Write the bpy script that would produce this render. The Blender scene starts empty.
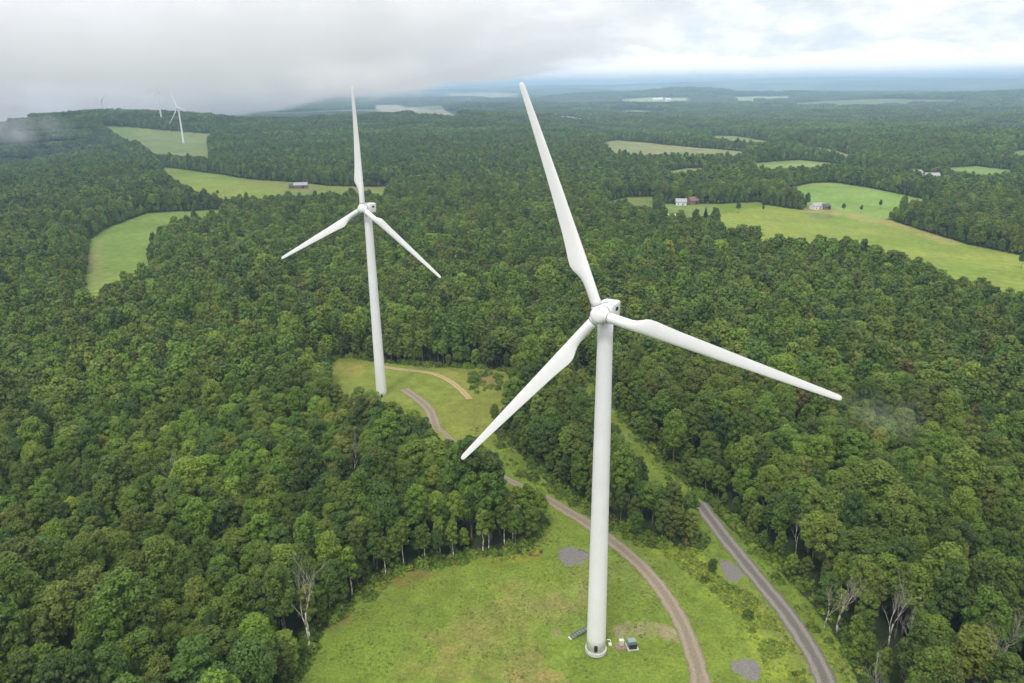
import bpy, math
import numpy as np
from mathutils import Matrix, Vector

C = bpy.context.scene.collection
SC = bpy.context.scene
R_ = math.radians
rng = np.random.default_rng(11)

# ------------------------------------------------------------------ camera
F, PITCH, ROLL, CAMH = 741.88, 0.33281, 0.01398, 123.86
cp, sp = math.cos(PITCH), math.sin(PITCH)
cr, sr = math.cos(ROLL), math.sin(ROLL)
FW = np.array([0, cp, -sp]); UP0 = np.array([0, sp, cp]); RT0 = np.array([1., 0, 0])
RT = cr * RT0 - sr * UP0
UP = sr * RT0 + cr * UP0
EYE = np.array([0., 0., CAMH])
cam_d = bpy.data.cameras.new('camera')
cam_d.sensor_width = 36; cam_d.lens = F / 1024 * 36
cam_d.clip_start = 1; cam_d.clip_end = 90000
cam = bpy.data.objects.new('camera', cam_d); C.objects.link(cam)
M = Matrix(((RT[0], UP[0], -FW[0], 0), (RT[1], UP[1], -FW[1], 0), (RT[2], UP[2], -FW[2], CAMH), (0, 0, 0, 1)))
cam.matrix_world = M
SC.camera = cam


def project(x, y, z):
    """where a world point falls in the photograph; only used to find out what is in view"""
    P = np.stack([x, y, z - CAMH], -1)
    d = P @ FW
    d = np.where(d < 1, 1, d)
    return 512 + F * (P @ RT) / d, 341.5 - F * (P @ UP) / d, P @ FW


# ------------------------------------------------------------------ terrain
def sstep(a, b, x):
    t = np.clip((x - a) / (b - a), 0, 1)
    return t * t * (3 - 2 * t)


def ray(px, py):
    d = FW + (px - 512) / F * RT + (341.5 - py) / F * UP
    return d / np.linalg.norm(d)


def along(px, py, D):
    """world point on the sight line at horizontal distance D"""
    d = ray(px, py); t = D / math.hypot(d[0], d[1])
    return EYE + d * t


ANCH = []
def anchor(px, py, D, s, dz=0.0):
    p = along(px, py, D); ANCH.append((p[0], p[1], p[2] - dz, s))
ANCH += [(18, 140, 0, 90), (-56, 295, -3, 90), (-150, 480, -2, 160), (90, 250, -1, 110), (200, 200, -2, 130), (-200, 200, -2, 130),
         (300, 500, 0, 200), (500, 800, 0, 250), (900, 1000, 0, 300)]
anchor(183, 138.5, 1950, 190); anchor(163, 134, 2330, 190); anchor(104, 116, 2900, 240)
anchor(85, 98, 2500, 210, 14); anchor(50, 104, 2250, 170, 14); anchor(20, 119, 2000, 170, 14); anchor(-8, 134, 1900, 180, 14)
anchor(-50, 160, 1900, 220, 14); anchor(-110, 185, 1700, 260, 14); anchor(60, 165, 1350, 200, 14); anchor(215, 140, 2150, 200); anchor(260, 118, 2700, 300, 14)
ANCH += [(-1900, 2600, -75, 450), (-2300, 2000, -75, 450), (-1500, 3300, -70, 400)]
ANCH = np.array(ANCH)


def waves(x, y, wl, seed):
    r = np.random.default_rng(seed); s = 0
    for k in range(5):
        a = r.uniform(0, math.pi); L = wl * r.uniform(.7, 1.5); ph = r.uniform(0, 6.28)
        s = s + np.sin((x * math.cos(a) + y * math.sin(a)) * 2 * math.pi / L + ph)
    return s / 5


def height(x, y):
    x = np.asarray(x, float); y = np.asarray(y, float)
    D = np.hypot(x, y)
    num = np.zeros(x.shape); den = np.full(x.shape, 0.003)
    bg = -14 * sstep(900, 2600, D) - 22 * sstep(2500, 6000, D)
    num += 0.003 * bg
    for ax, ay, az, s in ANCH:
        w = np.exp(-((x - ax) ** 2 + (y - ay) ** 2) / (2 * s * s))
        num += w * az; den += w
    z = num / den
    z += waves(x, y, 900, 3) * 19 * sstep(700, 2000, D) * (1 - .97 * np.exp(-(((x + 900) / 900) ** 4 + ((y - 1900) / 1000) ** 4)))
    z += waves(x, y, 2600, 8) * 46 * sstep(2200, 7000, D)
    z += waves(x, y, 7000, 5) * 90 * sstep(7000, 14000, D)
    z += (105 + 70 * np.clip(x / 9000, -1, 1.5)) * sstep(9000, 21000, D)
    z += 75 * np.exp(-(((x - 4300) / 1900) ** 2 + ((y - 5600) / 900) ** 2)) + 55 * np.exp(-(((x - 1900) / 2200) ** 2 + ((y - 7600) / 700) ** 2))
    for px_, D_, a_, s_ in ((75, 2380, 34, 260), (10, 2150, -30, 170), (-45, 2150, -75, 260)):
        c_ = along(px_, 110, D_); z += a_ * np.exp(-((x - c_[0]) ** 2 + (y - c_[1]) ** 2) / (2 * s_ * s_))
    z += waves(x, y, 160, 21) * .8 * sstep(160, 400, D)
    return z


def at(px, py, dz=0.0):
    """the point of the ground (or of a level dz above it) on a sight line of the photograph"""
    d = ray(px, py)
    t = np.geomspace(60, 40000, 6000)
    P = EYE + d * t[:, None]
    g = P[:, 2] - height(P[:, 0], P[:, 1]) - dz
    i = np.argmax(g < 0)
    if g[i] >= 0: i = len(t) - 1
    a, b = t[max(i - 1, 0)], t[i]
    for _ in range(25):
        m = (a + b) / 2; p = EYE + d * m
        if p[2] - height(p[0], p[1]) - dz < 0: b = m
        else: a = m
    p = EYE + d * (a + b) / 2
    return np.array([p[0], p[1]])


def poly(pts):
    """ground outline: (px, py) on the ground, (px, py, h) where the edge shows only as the top of trees of height h"""
    return np.array([at(p[0], p[1], p[2] if len(p) > 2 else 0.0) for p in pts])


def inside(P, x, y):
    r = np.zeros(x.shape, bool); n = len(P)
    for i in range(n):
        x0, y0 = P[i]; x1, y1 = P[(i + 1) % n]
        c = (y0 > y) != (y1 > y)
        if y1 != y0: r ^= c & (x < (x1 - x0) * (y - y0) / (y1 - y0) + x0)
    return r


def edge_dist(P, x, y, closed=True):
    m = np.full(x.shape, 1e9); n = len(P)
    for i in range(n if closed else n - 1):
        a = P[i]; d = P[(i + 1) % n] - a; L = d @ d + 1e-9
        t = np.clip(((x - a[0]) * d[0] + (y - a[1]) * d[1]) / L, 0, 1)
        m = np.minimum(m, np.hypot(x - a[0] - t * d[0], y - a[1] - t * d[1]))
    return m


def smooth(P, n=6):
    """Catmull-Rom through an open line"""
    P = np.asarray(P, float); Q = np.vstack([2 * P[0] - P[1], P, 2 * P[-1] - P[-2]]); out = []
    for i in range(1, len(Q) - 2):
        for k in range(n):
            t = k / n; p0, p1, p2, p3 = Q[i - 1:i + 3]
            out.append(.5 * (2 * p1 + (p2 - p0) * t + (2 * p0 - 5 * p1 + 4 * p2 - p3) * t * t + (3 * p1 - p0 - 3 * p2 + p3) * t ** 3))
    out.append(P[-1]); return np.array(out)


T = 13
GRASS, MEADOW, BRIGHT, PALE, TAN, SCRUB = (.146, .200, .031), (.170, .198, .038), (.185, .24, .042), (.19, .21, .09), (.27, .24, .14), (.15, .2, .03)
CLEAR = []     # (outline, albedo)
def field(col, pts): CLEAR.append((poly(pts), np.array(col)))
# turbine clearing with both gravel roads
field(GRASS, [(236, 980), (298, 683), (312, 655), (322, 632), (345, 610), (372, 590), (390, 577), (425, 567), (470, 558), (505, 556), (532, 552),
              (545, 525), (543, 508), (528, 494, 8), (508, 474, 12), (490, 454, 12), (462, 434, 12), (480, 422), (514, 448), (545, 480), (590, 512), (625, 534), (652, 549), (680, 547), (703, 549),
              (708, 540), (694, 516, 4), (676, 492, 9), (650, 460, 11), (624, 427, 12), (602, 400, 12), (580, 374, 12), (583, 372), (610, 404), (633, 432), (661, 463), (700, 499), (731, 529), (768, 560), (800, 592), (828, 625), (846, 655), (858, 683), (925, 980)])
# clearing of the second turbine
field(MEADOW, [(326, 374), (336, 358), (352, 358), (385, 363), (430, 367), (478, 368), (506, 372), (513, 384), (500, 392, T), (482, 403, T), (477, 415, T), (487, 432, 6), (456, 430, 11), (438, 426, T), (420, 414, T), (398, 402, T), (380, 397, T), (345, 389, T)])
# fields on the left
field((.15, .215, .045), [(84, 300), (85, 280), (90, 240), (105, 229), (128, 220), (148, 213), (228, 209.5), (220, 216, 8), (190, 219, T), (160, 226, T), (148, 238, T), (146, 252, T), (160, 264, T), (120, 277, T), (100, 286, T), (96, 300, T)])
field(BRIGHT, [(161, 167), (200, 172), (240, 178), (290, 182), (330, 186), (388, 187), (384, 195, T), (330, 195, T), (290, 198, T), (240, 203, 9), (205, 200, 5), (192, 193, 8), (180, 182, T), (166, 172, T)])
field((.16, .21, .07), [(100, 126), (128, 127), (160, 130), (216, 134), (208, 143), (209, 152, T), (211, 161, T), (190, 158, T), (172, 158, T), (155, 155, T), (140, 143, T), (118, 134, T)])
# fields on the right
field(BRIGHT, [(716, 214), (740, 208), (765, 205), (800, 210), (850, 213), (890, 220), (930, 233), (965, 244), (1024, 256), (1100, 272), (1100, 310, T), (1024, 291, T), (975, 284, T), (940, 268, T), (905, 262, T), (880, 252, T), (850, 244, T), (815, 238, T), (806, 243, T), (770, 240, T), (740, 232, T), (722, 225, T)])
field((.17, .26, .06), [(786, 188.5), (813, 183), (833, 182.5), (868, 187.5), (908, 196), (938, 202.5), (928, 205, 10), (878, 208, 11), (843, 206, 9), (812, 199, 9), (790, 193, 9)])
field((.18, .23, .07), [(750, 164), (775, 161.5), (800, 160), (843, 164.5), (880, 170), (910, 175), (903, 176.8, 7), (862, 173.2, 8), (830, 168.5, 11), (790, 170, 13), (762, 170, 14)])
field(PALE, [(598, 148), (606, 142), (618, 140), (650, 143), (700, 148), (745, 152), (740, 157, T), (690, 156, T), (645, 157, T), (615, 154, T)])
field((.17, .24, .07), [(946, 168), (975, 166), (1012, 170), (1010, 177, T), (985, 177, T), (955, 174, T)])
field(SCRUB, [(662, 219), (668, 210), (690, 204), (720, 204), (760, 202), (765, 206), (740, 210), (716, 216), (702, 226, 8), (680, 224, 8)])
field((.14, .18, .05), [(600, 203), (628, 197), (656, 197), (652, 204, T), (620, 207, T)])
field(PALE, [(664, 172), (690, 168), (705, 168), (700, 173, T), (675, 175, T)])
field((.16, .2, .07), [(700, 136), (735, 136), (770, 142), (765, 145, T), (720, 141, T)])
field((.2, .2, .09), [(780, 145), (815, 146.5), (848, 154), (852, 157), (846, 158, 9), (815, 151, 9)])
field((.16, .21, .07), [(1012, 151), (1030, 150), (1060, 154), (1060, 160, T), (1015, 157, T)])
field((.3, .28, .21), [(375, 105), (398, 104.5), (430, 110), (462, 116), (456, 121), (420, 119), (385, 113)])
field((.26, .27, .17), [(468, 121), (486, 119), (482, 123), (470, 124)])
field((.24, .28, .15), [(536, 117), (565, 116), (608, 121), (600, 125), (560, 122)])
field((.26, .34, .15), [(622, 100), (650, 97.5), (688, 98), (688, 103), (660, 105), (635, 104)])
field((.22, .27, .15), [(607, 111), (640, 110.5), (668, 113), (660, 116), (620, 114)])
field((.3, .34, .22), [(445, 93.5), (500, 92.5), (520, 94), (500, 97), (455, 97)])
field((.26, .32, .18), [(735, 97), (790, 96), (784, 100), (740, 101)])

YARDS = [(688, 206, 30, 75), (672, 219, 20, 60), (301, 190, 24, 60), (820, 210, 16, 50), (915, 179, 13, 70), (931, 183, 13, 70)]
for px_, py_, w_, l_ in YARDS:
    c_ = at(px_, py_); d_ = -c_ / np.linalg.norm(c_); n_ = np.array([-d_[1], d_[0]])
    CLEAR.append((np.array([c_ - d_ * 14 - n_ * w_, c_ - d_ * 14 + n_ * w_, c_ + n_ * w_, c_ + d_ * l_ + n_ * w_ * .6, c_ + d_ * l_ - n_ * w_ * .6, c_ - n_ * w_]), np.array((.16, .2, .06))))
BROWN = [(poly(p), np.array(c), s) for p, c, s in [
    ([(428, 683), (432, 640), (470, 612), (530, 597), (560, 606), (545, 640), (500, 683)], (.21, .195, .055), 6.),
    ([(515, 683), (525, 668), (552, 664), (560, 683)], (.27, .2, .07), 1.2),
    ([(548, 640), (549, 629), (560, 628), (561, 638)], (.24, .2, .12), .8),
    ([(488, 622), (500, 600), (540, 590), (560, 600), (535, 615)], (.2, .17, .06), 3.),
    ([(470, 560), (500, 546), (535, 545), (533, 556), (500, 562)], (.26, .24, .04), 1.5),
    ([(386, 580), (392, 574), (425, 567), (428, 572), (400, 582)], (.2, .14, .05), 1.2),
    ([(320, 625), (345, 606), (350, 612), (326, 632)], (.17, .15, .05), 1.2),
    ([(620, 632), (650, 623), (682, 628), (684, 642), (660, 636), (630, 640)], (.26, .22, .13), .8),
    ([(565, 560), (575, 545), (600, 560), (595, 600), (575, 610)], (.16, .17, .05), 2.),
    ([(640, 528), (700, 552), (712, 575), (757, 603), (790, 645), (812, 683), (768, 683), (752, 640), (712, 590), (660, 552)], (.22, .275, .03), 1.5),
    ([(752, 600), (770, 612), (800, 645), (822, 683), (812, 683), (790, 645)], (.24, .19, .08), 1.),
    ([(430, 372), (470, 372), (500, 378), (478, 388), (450, 380)], (.25, .24, .06), 2.),
    ([(330, 372), (345, 360), (365, 362), (352, 380)], (.27, .23, .06), 2.),
    ([(468, 374), (490, 373), (500, 385), (482, 390)], (.2, .13, .07), 1.5),
    ([(86, 285), (90, 245), (100, 240), (100, 280)], (.24, .22, .09), 5.),
    ([(800, 208), (850, 212), (900, 222), (960, 243), (950, 245), (890, 226), (840, 216), (800, 211)], (.34, .27, .11), 4.),
    ([(240, 181), (330, 188), (388, 187), (384, 192), (300, 190)], (.22, .19, .09), 4.),
    ([(150, 129), (216, 134), (208, 143), (150, 138)], (.2, .24, .1), 5.)]]

AZ_F = np.arange(-52, 52, .2); AZ_B = np.arange(52, 308, 2.0)
az = np.radians(np.concatenate([AZ_F, AZ_B]))
rad = [0.0]
r = 6.0
while r < 34000:
    rad.append(r); r *= 1.0 + (.05 if r < 70 else .0055 if r < 900 else .0075)
rad = np.array(rad)
gx = rad[:, None] * np.sin(az)[None]; gy = rad[:, None] * np.cos(az)[None]
gz = height(gx, gy)


def noise2(x, y, seed, sc):
    """soft value noise on the ground"""
    r = np.random.default_rng(seed); g = r.random((256, 256))
    u, v = x / sc, y / sc
    i, j = np.floor(u).astype(int), np.floor(v).astype(int); fu, fv = u - i, v - j
    fu = fu * fu * (3 - 2 * fu); fv = fv * fv * (3 - 2 * fv)
    G = lambda a, b: g[a % 256, b % 256]
    return (G(i, j) * (1 - fu) + G(i + 1, j) * fu) * (1 - fv) + (G(i, j + 1) * (1 - fu) + G(i + 1, j + 1) * fu) * fv


gD = np.hypot(gx, gy)
col = np.empty(gx.shape + (3,))
litter = np.array([.036, .05, .018]); farwood = np.array([.04, .06, .022])
col[:] = litter
wfar = sstep(3000, 6000, gD)[..., None]
fn = (noise2(gx, gy, 5, 190) * .5 + noise2(gx, gy, 6, 70) * .5)[..., None]
col = col * (1 - wfar) + wfar * farwood * (.55 + .9 * fn)
patch = (noise2(gx, gy, 9, 620) > .63) & (gD > 5200)
col[patch] = np.array([.13, .17, .07])
cover = np.zeros(gx.shape)
for P, c in CLEAR:
    m = inside(P, gx, gy)
    v = .86 + .16 * noise2(gx, gy, 31, 14) + .14 * noise2(gx, gy, 32, 4)
    v2 = noise2(gx, gy, 33, 45)
    e_ = P[1] - P[0]; e_ = e_ / np.linalg.norm(e_)
    if P is not CLEAR[0][0]: v = v * (.93 + .2 * noise2(gx, gy, 36, 28)) * (1 + .09 * np.sin((gx * e_[0] + gy * e_[1]) * 2 * math.pi / 11) * noise2(gx, gy, 35, 60))
    cc = c[None, None] * v[..., None] * (1 + (v2[..., None] - .5) * np.array([.35, .12, .3]))
    col[m] = cc[m]; cover[m] = 1
for P, c, s in BROWN:
    d = edge_dist(P, gx, gy); d = np.where(inside(P, gx, gy), d, -d)
    d = d + (noise2(gx, gy, 41, 5) - .5) * 5 * s ** .6 + (noise2(gx, gy, 42, 1.7) - .5) * 2.5
    w = (sstep(-s, s, d) * (.15 + .75 * noise2(gx, gy, 43, 3) * (.4 + 1.2 * noise2(gx, gy, 44, 8))) * cover).clip(0, 1)[..., None]
    col = col * (1 - w) + c * w
# grass burnt and mown in arcs round the turbine
tx, ty = 18.5, 139.5
arc = np.hypot(gx - tx - 16, gy - ty + 4)
arcw = (.5 + .5 * np.sin(arc * 2 * math.pi / 2.6)) * cover * np.exp(-((arc - 30) / 14) ** 2) * sstep(.35, .7, noise2(gx, gy, 51, 9))
col = col * (1 - .4 * arcw[..., None]) + .4 * arcw[..., None] * np.array([.24, .22, .09])


def new_mesh(name, V, faces_n, idx, mats, smooth_=False, midx=None, cols=None):
    me = bpy.data.meshes.new(name)
    V = np.asarray(V, np.float32); nf = len(faces_n)
    me.vertices.add(len(V)); me.vertices.foreach_set('co', V.ravel())
    me.loops.add(len(idx)); me.loops.foreach_set('vertex_index', np.asarray(idx, np.int32))
    st = np.zeros(nf, np.int32); st[1:] = np.cumsum(faces_n)[:-1]
    me.polygons.add(nf); me.polygons.foreach_set('loop_start', st)
    for m in mats: me.materials.append(m)
    if midx is not None: me.polygons.foreach_set('material_index', np.asarray(midx, np.int32))
    me.polygons.foreach_set('use_smooth', np.full(nf, bool(smooth_)))
    me.update(calc_edges=True)
    if cols is not None:
        a = me.color_attributes.new('cover', 'FLOAT_COLOR', 'POINT')
        a.data.foreach_set('color', np.concatenate([cols, np.ones((len(cols), 1))], 1).astype(np.float32).ravel())
    return me


# ------------------------------------------------------------------ materials
def nodes(name):
    m = bpy.data.materials.new(name); m.use_nodes = True
    nt = m.node_tree; nt.nodes.clear()
    out = nt.nodes.new('ShaderNodeOutputMaterial')
    return m, nt, out


def N(nt, t, **k):
    n = nt.nodes.new(t)
    for a, b in k.items():
        if a == 'ins':
            for i, v in b.items(): n.inputs[i].default_value = v
        else: setattr(n, a, b)
    return n


def mat(name, base, rough=.6, metal=0., var=.15, scale=2., bump=0., spec=.5):
    """plain surface with mottled colour and a little relief"""
    m, nt, out = nodes(name); L = nt.links.new
    b = N(nt, 'ShaderNodeBsdfPrincipled', ins={'Roughness': rough, 'Metallic': metal, 'Specular IOR Level': spec})
    tc = N(nt, 'ShaderNodeTexCoord')
    no = N(nt, 'ShaderNodeTexNoise', ins={'Scale': scale, 'Detail': 5.})
    L(tc.outputs['Object'], no.inputs['Vector'])
    mr = N(nt, 'ShaderNodeMapRange', ins={'From Min': .3, 'From Max': .7, 'To Min': 1 - var, 'To Max': 1 + var})
    L(no.outputs['Fac'], mr.inputs['Value'])
    mx = N(nt, 'ShaderNodeVectorMath', operation='SCALE'); mx.inputs[0].default_value = base
    L(mr.outputs[0], mx.inputs['Scale']); L(mx.outputs[0], b.inputs['Base Color'])
    if bump:
        bp = N(nt, 'ShaderNodeBump', ins={'Strength': bump, 'Distance': .1}); L(no.outputs['Fac'], bp.inputs['Height']); L(bp.outputs[0], b.inputs['Normal'])
    L(b.outputs[0], out.inputs['Surface'])
    return m


def leaf_mat(name, base, vary=(.14, .10, .2)):
    """leaves: each tree a little different, each leaf cluster too, some light comes through"""
    m, nt, out = nodes(name); L = nt.links.new
    oi = N(nt, 'ShaderNodeObjectInfo'); ge = N(nt, 'ShaderNodeNewGeometry')
    wn = N(nt, 'ShaderNodeTexWhiteNoise', noise_dimensions='1D'); L(oi.outputs['Random'], wn.inputs['W'])
    sub = N(nt, 'ShaderNodeVectorMath', operation='SUBTRACT'); sub.inputs[1].default_value = (.5, .5, .5); L(wn.outputs['Color'], sub.inputs[0])
    mul = N(nt, 'ShaderNodeVectorMath', operation='MULTIPLY'); mul.inputs[1].default_value = vary; L(sub.outputs[0], mul.inputs[0])
    # brightness: common part from the tree, a part from the leaf cluster
    br = N(nt, 'ShaderNodeMath', operation='MULTIPLY_ADD'); L(ge.outputs['Random Per Island'], br.inputs[0]); br.inputs[1].default_value = .36; br.inputs[2].default_value = .84
    br2 = N(nt, 'ShaderNodeMath', operation='MULTIPLY_ADD'); L(oi.outputs['Random'], br2.inputs[0]); br2.inputs[1].default_value = .6; br2.inputs[2].default_value = .7
    bb = N(nt, 'ShaderNodeMath', operation='MULTIPLY'); L(br.outputs[0], bb.inputs[0]); L(br2.outputs[0], bb.inputs[1])
    add = N(nt, 'ShaderNodeVectorMath', operation='ADD'); add.inputs[1].default_value = (1, 1, 1); L(mul.outputs[0], add.inputs[0])
    # stands of darker and lighter woodland
    lo = N(nt, 'ShaderNodeTexNoise', ins={'Scale': .011, 'Detail': 2.}); L(oi.outputs['Location'], lo.inputs['Vector'])
    lr = N(nt, 'ShaderNodeMapRange', ins={'From Min': .3, 'From Max': .7, 'To Min': .8, 'To Max': 1.2}); L(lo.outputs['Fac'], lr.inputs['Value'])
    b3 = N(nt, 'ShaderNodeMath', operation='MULTIPLY'); L(bb.outputs[0], b3.inputs[0]); L(lr.outputs[0], b3.inputs[1])
    sc = N(nt, 'ShaderNodeVectorMath', operation='SCALE'); L(add.outputs[0], sc.inputs[0]); L(b3.outputs[0], sc.inputs['Scale'])
    fi = N(nt, 'ShaderNodeVectorMath', operation='MULTIPLY'); fi.inputs[1].default_value = base; L(sc.outputs[0], fi.inputs[0])
    d = N(nt, 'ShaderNodeBsdfPrincipled', ins={'Roughness': .55, 'Specular IOR Level': .4}); L(fi.outputs[0], d.inputs['Base Color'])
    t = N(nt, 'ShaderNodeBsdfTranslucent'); L(fi.outputs[0], t.inputs['Color'])
    mx = N(nt, 'ShaderNodeMixShader', ins={0: .34}); L(d.outputs[0], mx.inputs[1]); L(t.outputs[0], mx.inputs[2])
    L(mx.outputs[0], out.inputs['Surface'])
    return m


def ground_mat():
    m, nt, out = nodes('ground_cover'); L = nt.links.new
    at_ = N(nt, 'ShaderNodeAttribute', attribute_name='cover')
    tc = N(nt, 'ShaderNodeTexCoord')
    n1 = N(nt, 'ShaderNodeTexNoise', ins={'Scale': 1.6, 'Detail': 8., 'Roughness': .7}); L(tc.outputs['Object'], n1.inputs['Vector'])
    n2 = N(nt, 'ShaderNodeTexNoise', ins={'Scale': .22, 'Detail': 5., 'Roughness': .65}); L(tc.outputs['Object'], n2.inputs['Vector'])
    r1 = N(nt, 'ShaderNodeMapRange', ins={'From Min': .3, 'From Max': .7, 'To Min': .62, 'To Max': 1.38}); L(n1.outputs['Fac'], r1.inputs['Value'])
    r2 = N(nt, 'ShaderNodeMapRange', ins={'From Min': .3, 'From Max': .7, 'To Min': .8, 'To Max': 1.2}); L(n2.outputs['Fac'], r2.inputs['Value'])
    mu = N(nt, 'ShaderNodeMath', operation='MULTIPLY'); L(r1.outputs[0], mu.inputs[0]); L(r2.outputs[0], mu.inputs[1])
    sc = N(nt, 'ShaderNodeVectorMath', operation='SCALE'); L(at_.outputs['Color'], sc.inputs[0]); L(mu.outputs[0], sc.inputs['Scale'])
    b = N(nt, 'ShaderNodeBsdfPrincipled', ins={'Roughness': .9, 'Specular IOR Level': .1}); L(sc.outputs[0], b.inputs['Base Color'])
    bp = N(nt, 'ShaderNodeBump', ins={'Strength': .5, 'Distance': .25}); L(n1.outputs['Fac'], bp.inputs['Height']); L(bp.outputs[0], b.inputs['Normal'])
    L(b.outputs[0], out.inputs['Surface'])
    return m


MAT = dict(
    ground=ground_mat(),
    white=mat('white_gelcoat', (.80, .80, .79), .35, var=.03, scale=.35),
    tower=mat('white_tower_paint', (.78, .785, .79), .4, var=.035, scale=.3),
    seam=mat('grey_seam', (.25, .25, .26), .6),
    dark=mat('dark_opening', (.02, .02, .022), .6),
    concrete=mat('weathered_concrete', (.52, .51, .48), .9, var=.2, scale=1.5, bump=.3),
    steel=mat('galvanised_steel', (.2, .23, .22), .5, .5, var=.2),
    boxgreen=mat('dull_green_enamel', (.05, .09, .07), .45),
    boxgrey=mat('pale_grey_enamel', (.22, .28, .27), .5),
    cream=mat('cream_enamel', (.55, .55, .45), .6),
    rust=mat('brown_timber', (.24, .17, .13), .9, var=.3, scale=3),
    bark=mat('grey_brown_bark', (.16, .13, .10), .95, var=.4, scale=3),
    birch=mat('pale_birch_bark', (.52, .5, .45), .9, var=.3, scale=1.5),
    deadwood=mat('bleached_dead_wood', (.40, .37, .31), .95, var=.25, scale=2),
    siding=mat('white_siding', (.78, .77, .74), .7, var=.06),
    timber=mat('brown_barn_boards', (.2, .13, .1), .9, var=.25),
    redroof=mat('red_brown_roof', (.2, .105, .085), .8),
    greyroof=mat('grey_metal_roof', (.33, .34, .35), .5),
    darkroof=mat('dark_shingle_roof', (.09, .09, .1), .85),
    glass=mat('dark_window', (.04, .05, .06), .15),
)


def road_mat(name, base, track, width, bump=.4):
    """gravel with lighter wheel tracks; v runs across the road"""
    m, nt, out = nodes(name); L = nt.links.new
    uv = N(nt, 'ShaderNodeAttribute', attribute_name='across'); tc = N(nt, 'ShaderNodeTexCoord')
    n1 = N(nt, 'ShaderNodeTexNoise', ins={'Scale': 2.2, 'Detail': 8., 'Roughness': .7}); L(tc.outputs['Object'], n1.inputs['Vector'])
    n2 = N(nt, 'ShaderNodeTexNoise', ins={'Scale': .25, 'Detail': 4.}); L(tc.outputs['Object'], n2.inputs['Vector'])
    ab = N(nt, 'ShaderNodeMath', operation='ABSOLUTE'); L(uv.outputs['Fac'], ab.inputs[0])
    wob = N(nt, 'ShaderNodeMath', operation='MULTIPLY_ADD'); L(n2.outputs['Fac'], wob.inputs[0]); wob.inputs[1].default_value = .3; L(ab.outputs[0], wob.inputs[2])
    rp = N(nt, 'ShaderNodeValToRGB'); e = rp.color_ramp.elements
    e[0].position = 0; e[0].color = (*base, 1); e[1].position = 1.15 / 1.3; e[1].color = (.13, .15, .05, 1)
    for p, c in ((.28, base), (.48, track), (.62, track), (.78, base)):
        x = e.new(p); x.color = (*c, 1)
    sc_ = N(nt, 'ShaderNodeMath', operation='DIVIDE'); L(wob.outputs[0], sc_.inputs[0]); sc_.inputs[1].default_value = 1.3
    L(sc_.outputs[0], rp.inputs[0])
    r1 = N(nt, 'ShaderNodeMapRange', ins={'From Min': .3, 'From Max': .7, 'To Min': .75, 'To Max': 1.25}); L(n1.outputs['Fac'], r1.inputs['Value'])
    sc = N(nt, 'ShaderNodeVectorMath', operation='SCALE'); L(rp.outputs[0], sc.inputs[0]); L(r1.outputs[0], sc.inputs['Scale'])
    b = N(nt, 'ShaderNodeBsdfPrincipled', ins={'Roughness': .9, 'Specular IOR Level': .2}); L(sc.outputs[0], b.inputs['Base Color'])
    bp = N(nt, 'ShaderNodeBump', ins={'Strength': bump, 'Distance': .1}); L(n1.outputs['Fac'], bp.inputs['Height']); L(bp.outputs[0], b.inputs['Normal'])
    L(b.outputs[0], out.inputs['Surface'])
    return m


# ------------------------------------------------------------------ object helpers
def tag(o, label=None, cat=None, group=None, kind=None):
    if label: o['label'] = label
    if cat: o['category'] = cat
    if group: o['group'] = group
    if kind: o['kind'] = kind
    return o


def link(name, me, parent=None, mx=None):
    o = bpy.data.objects.new(name, me); C.objects.link(o)
    if parent is not None: o.parent = parent
    if mx is not None: o.matrix_local = mx
    return o


def empty(name, loc, rz=0.):
    o = bpy.data.objects.new(name, None); C.objects.link(o)
    o.location = loc; o.rotation_euler = (0, 0, rz); o.empty_display_size = .5
    return o


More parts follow.
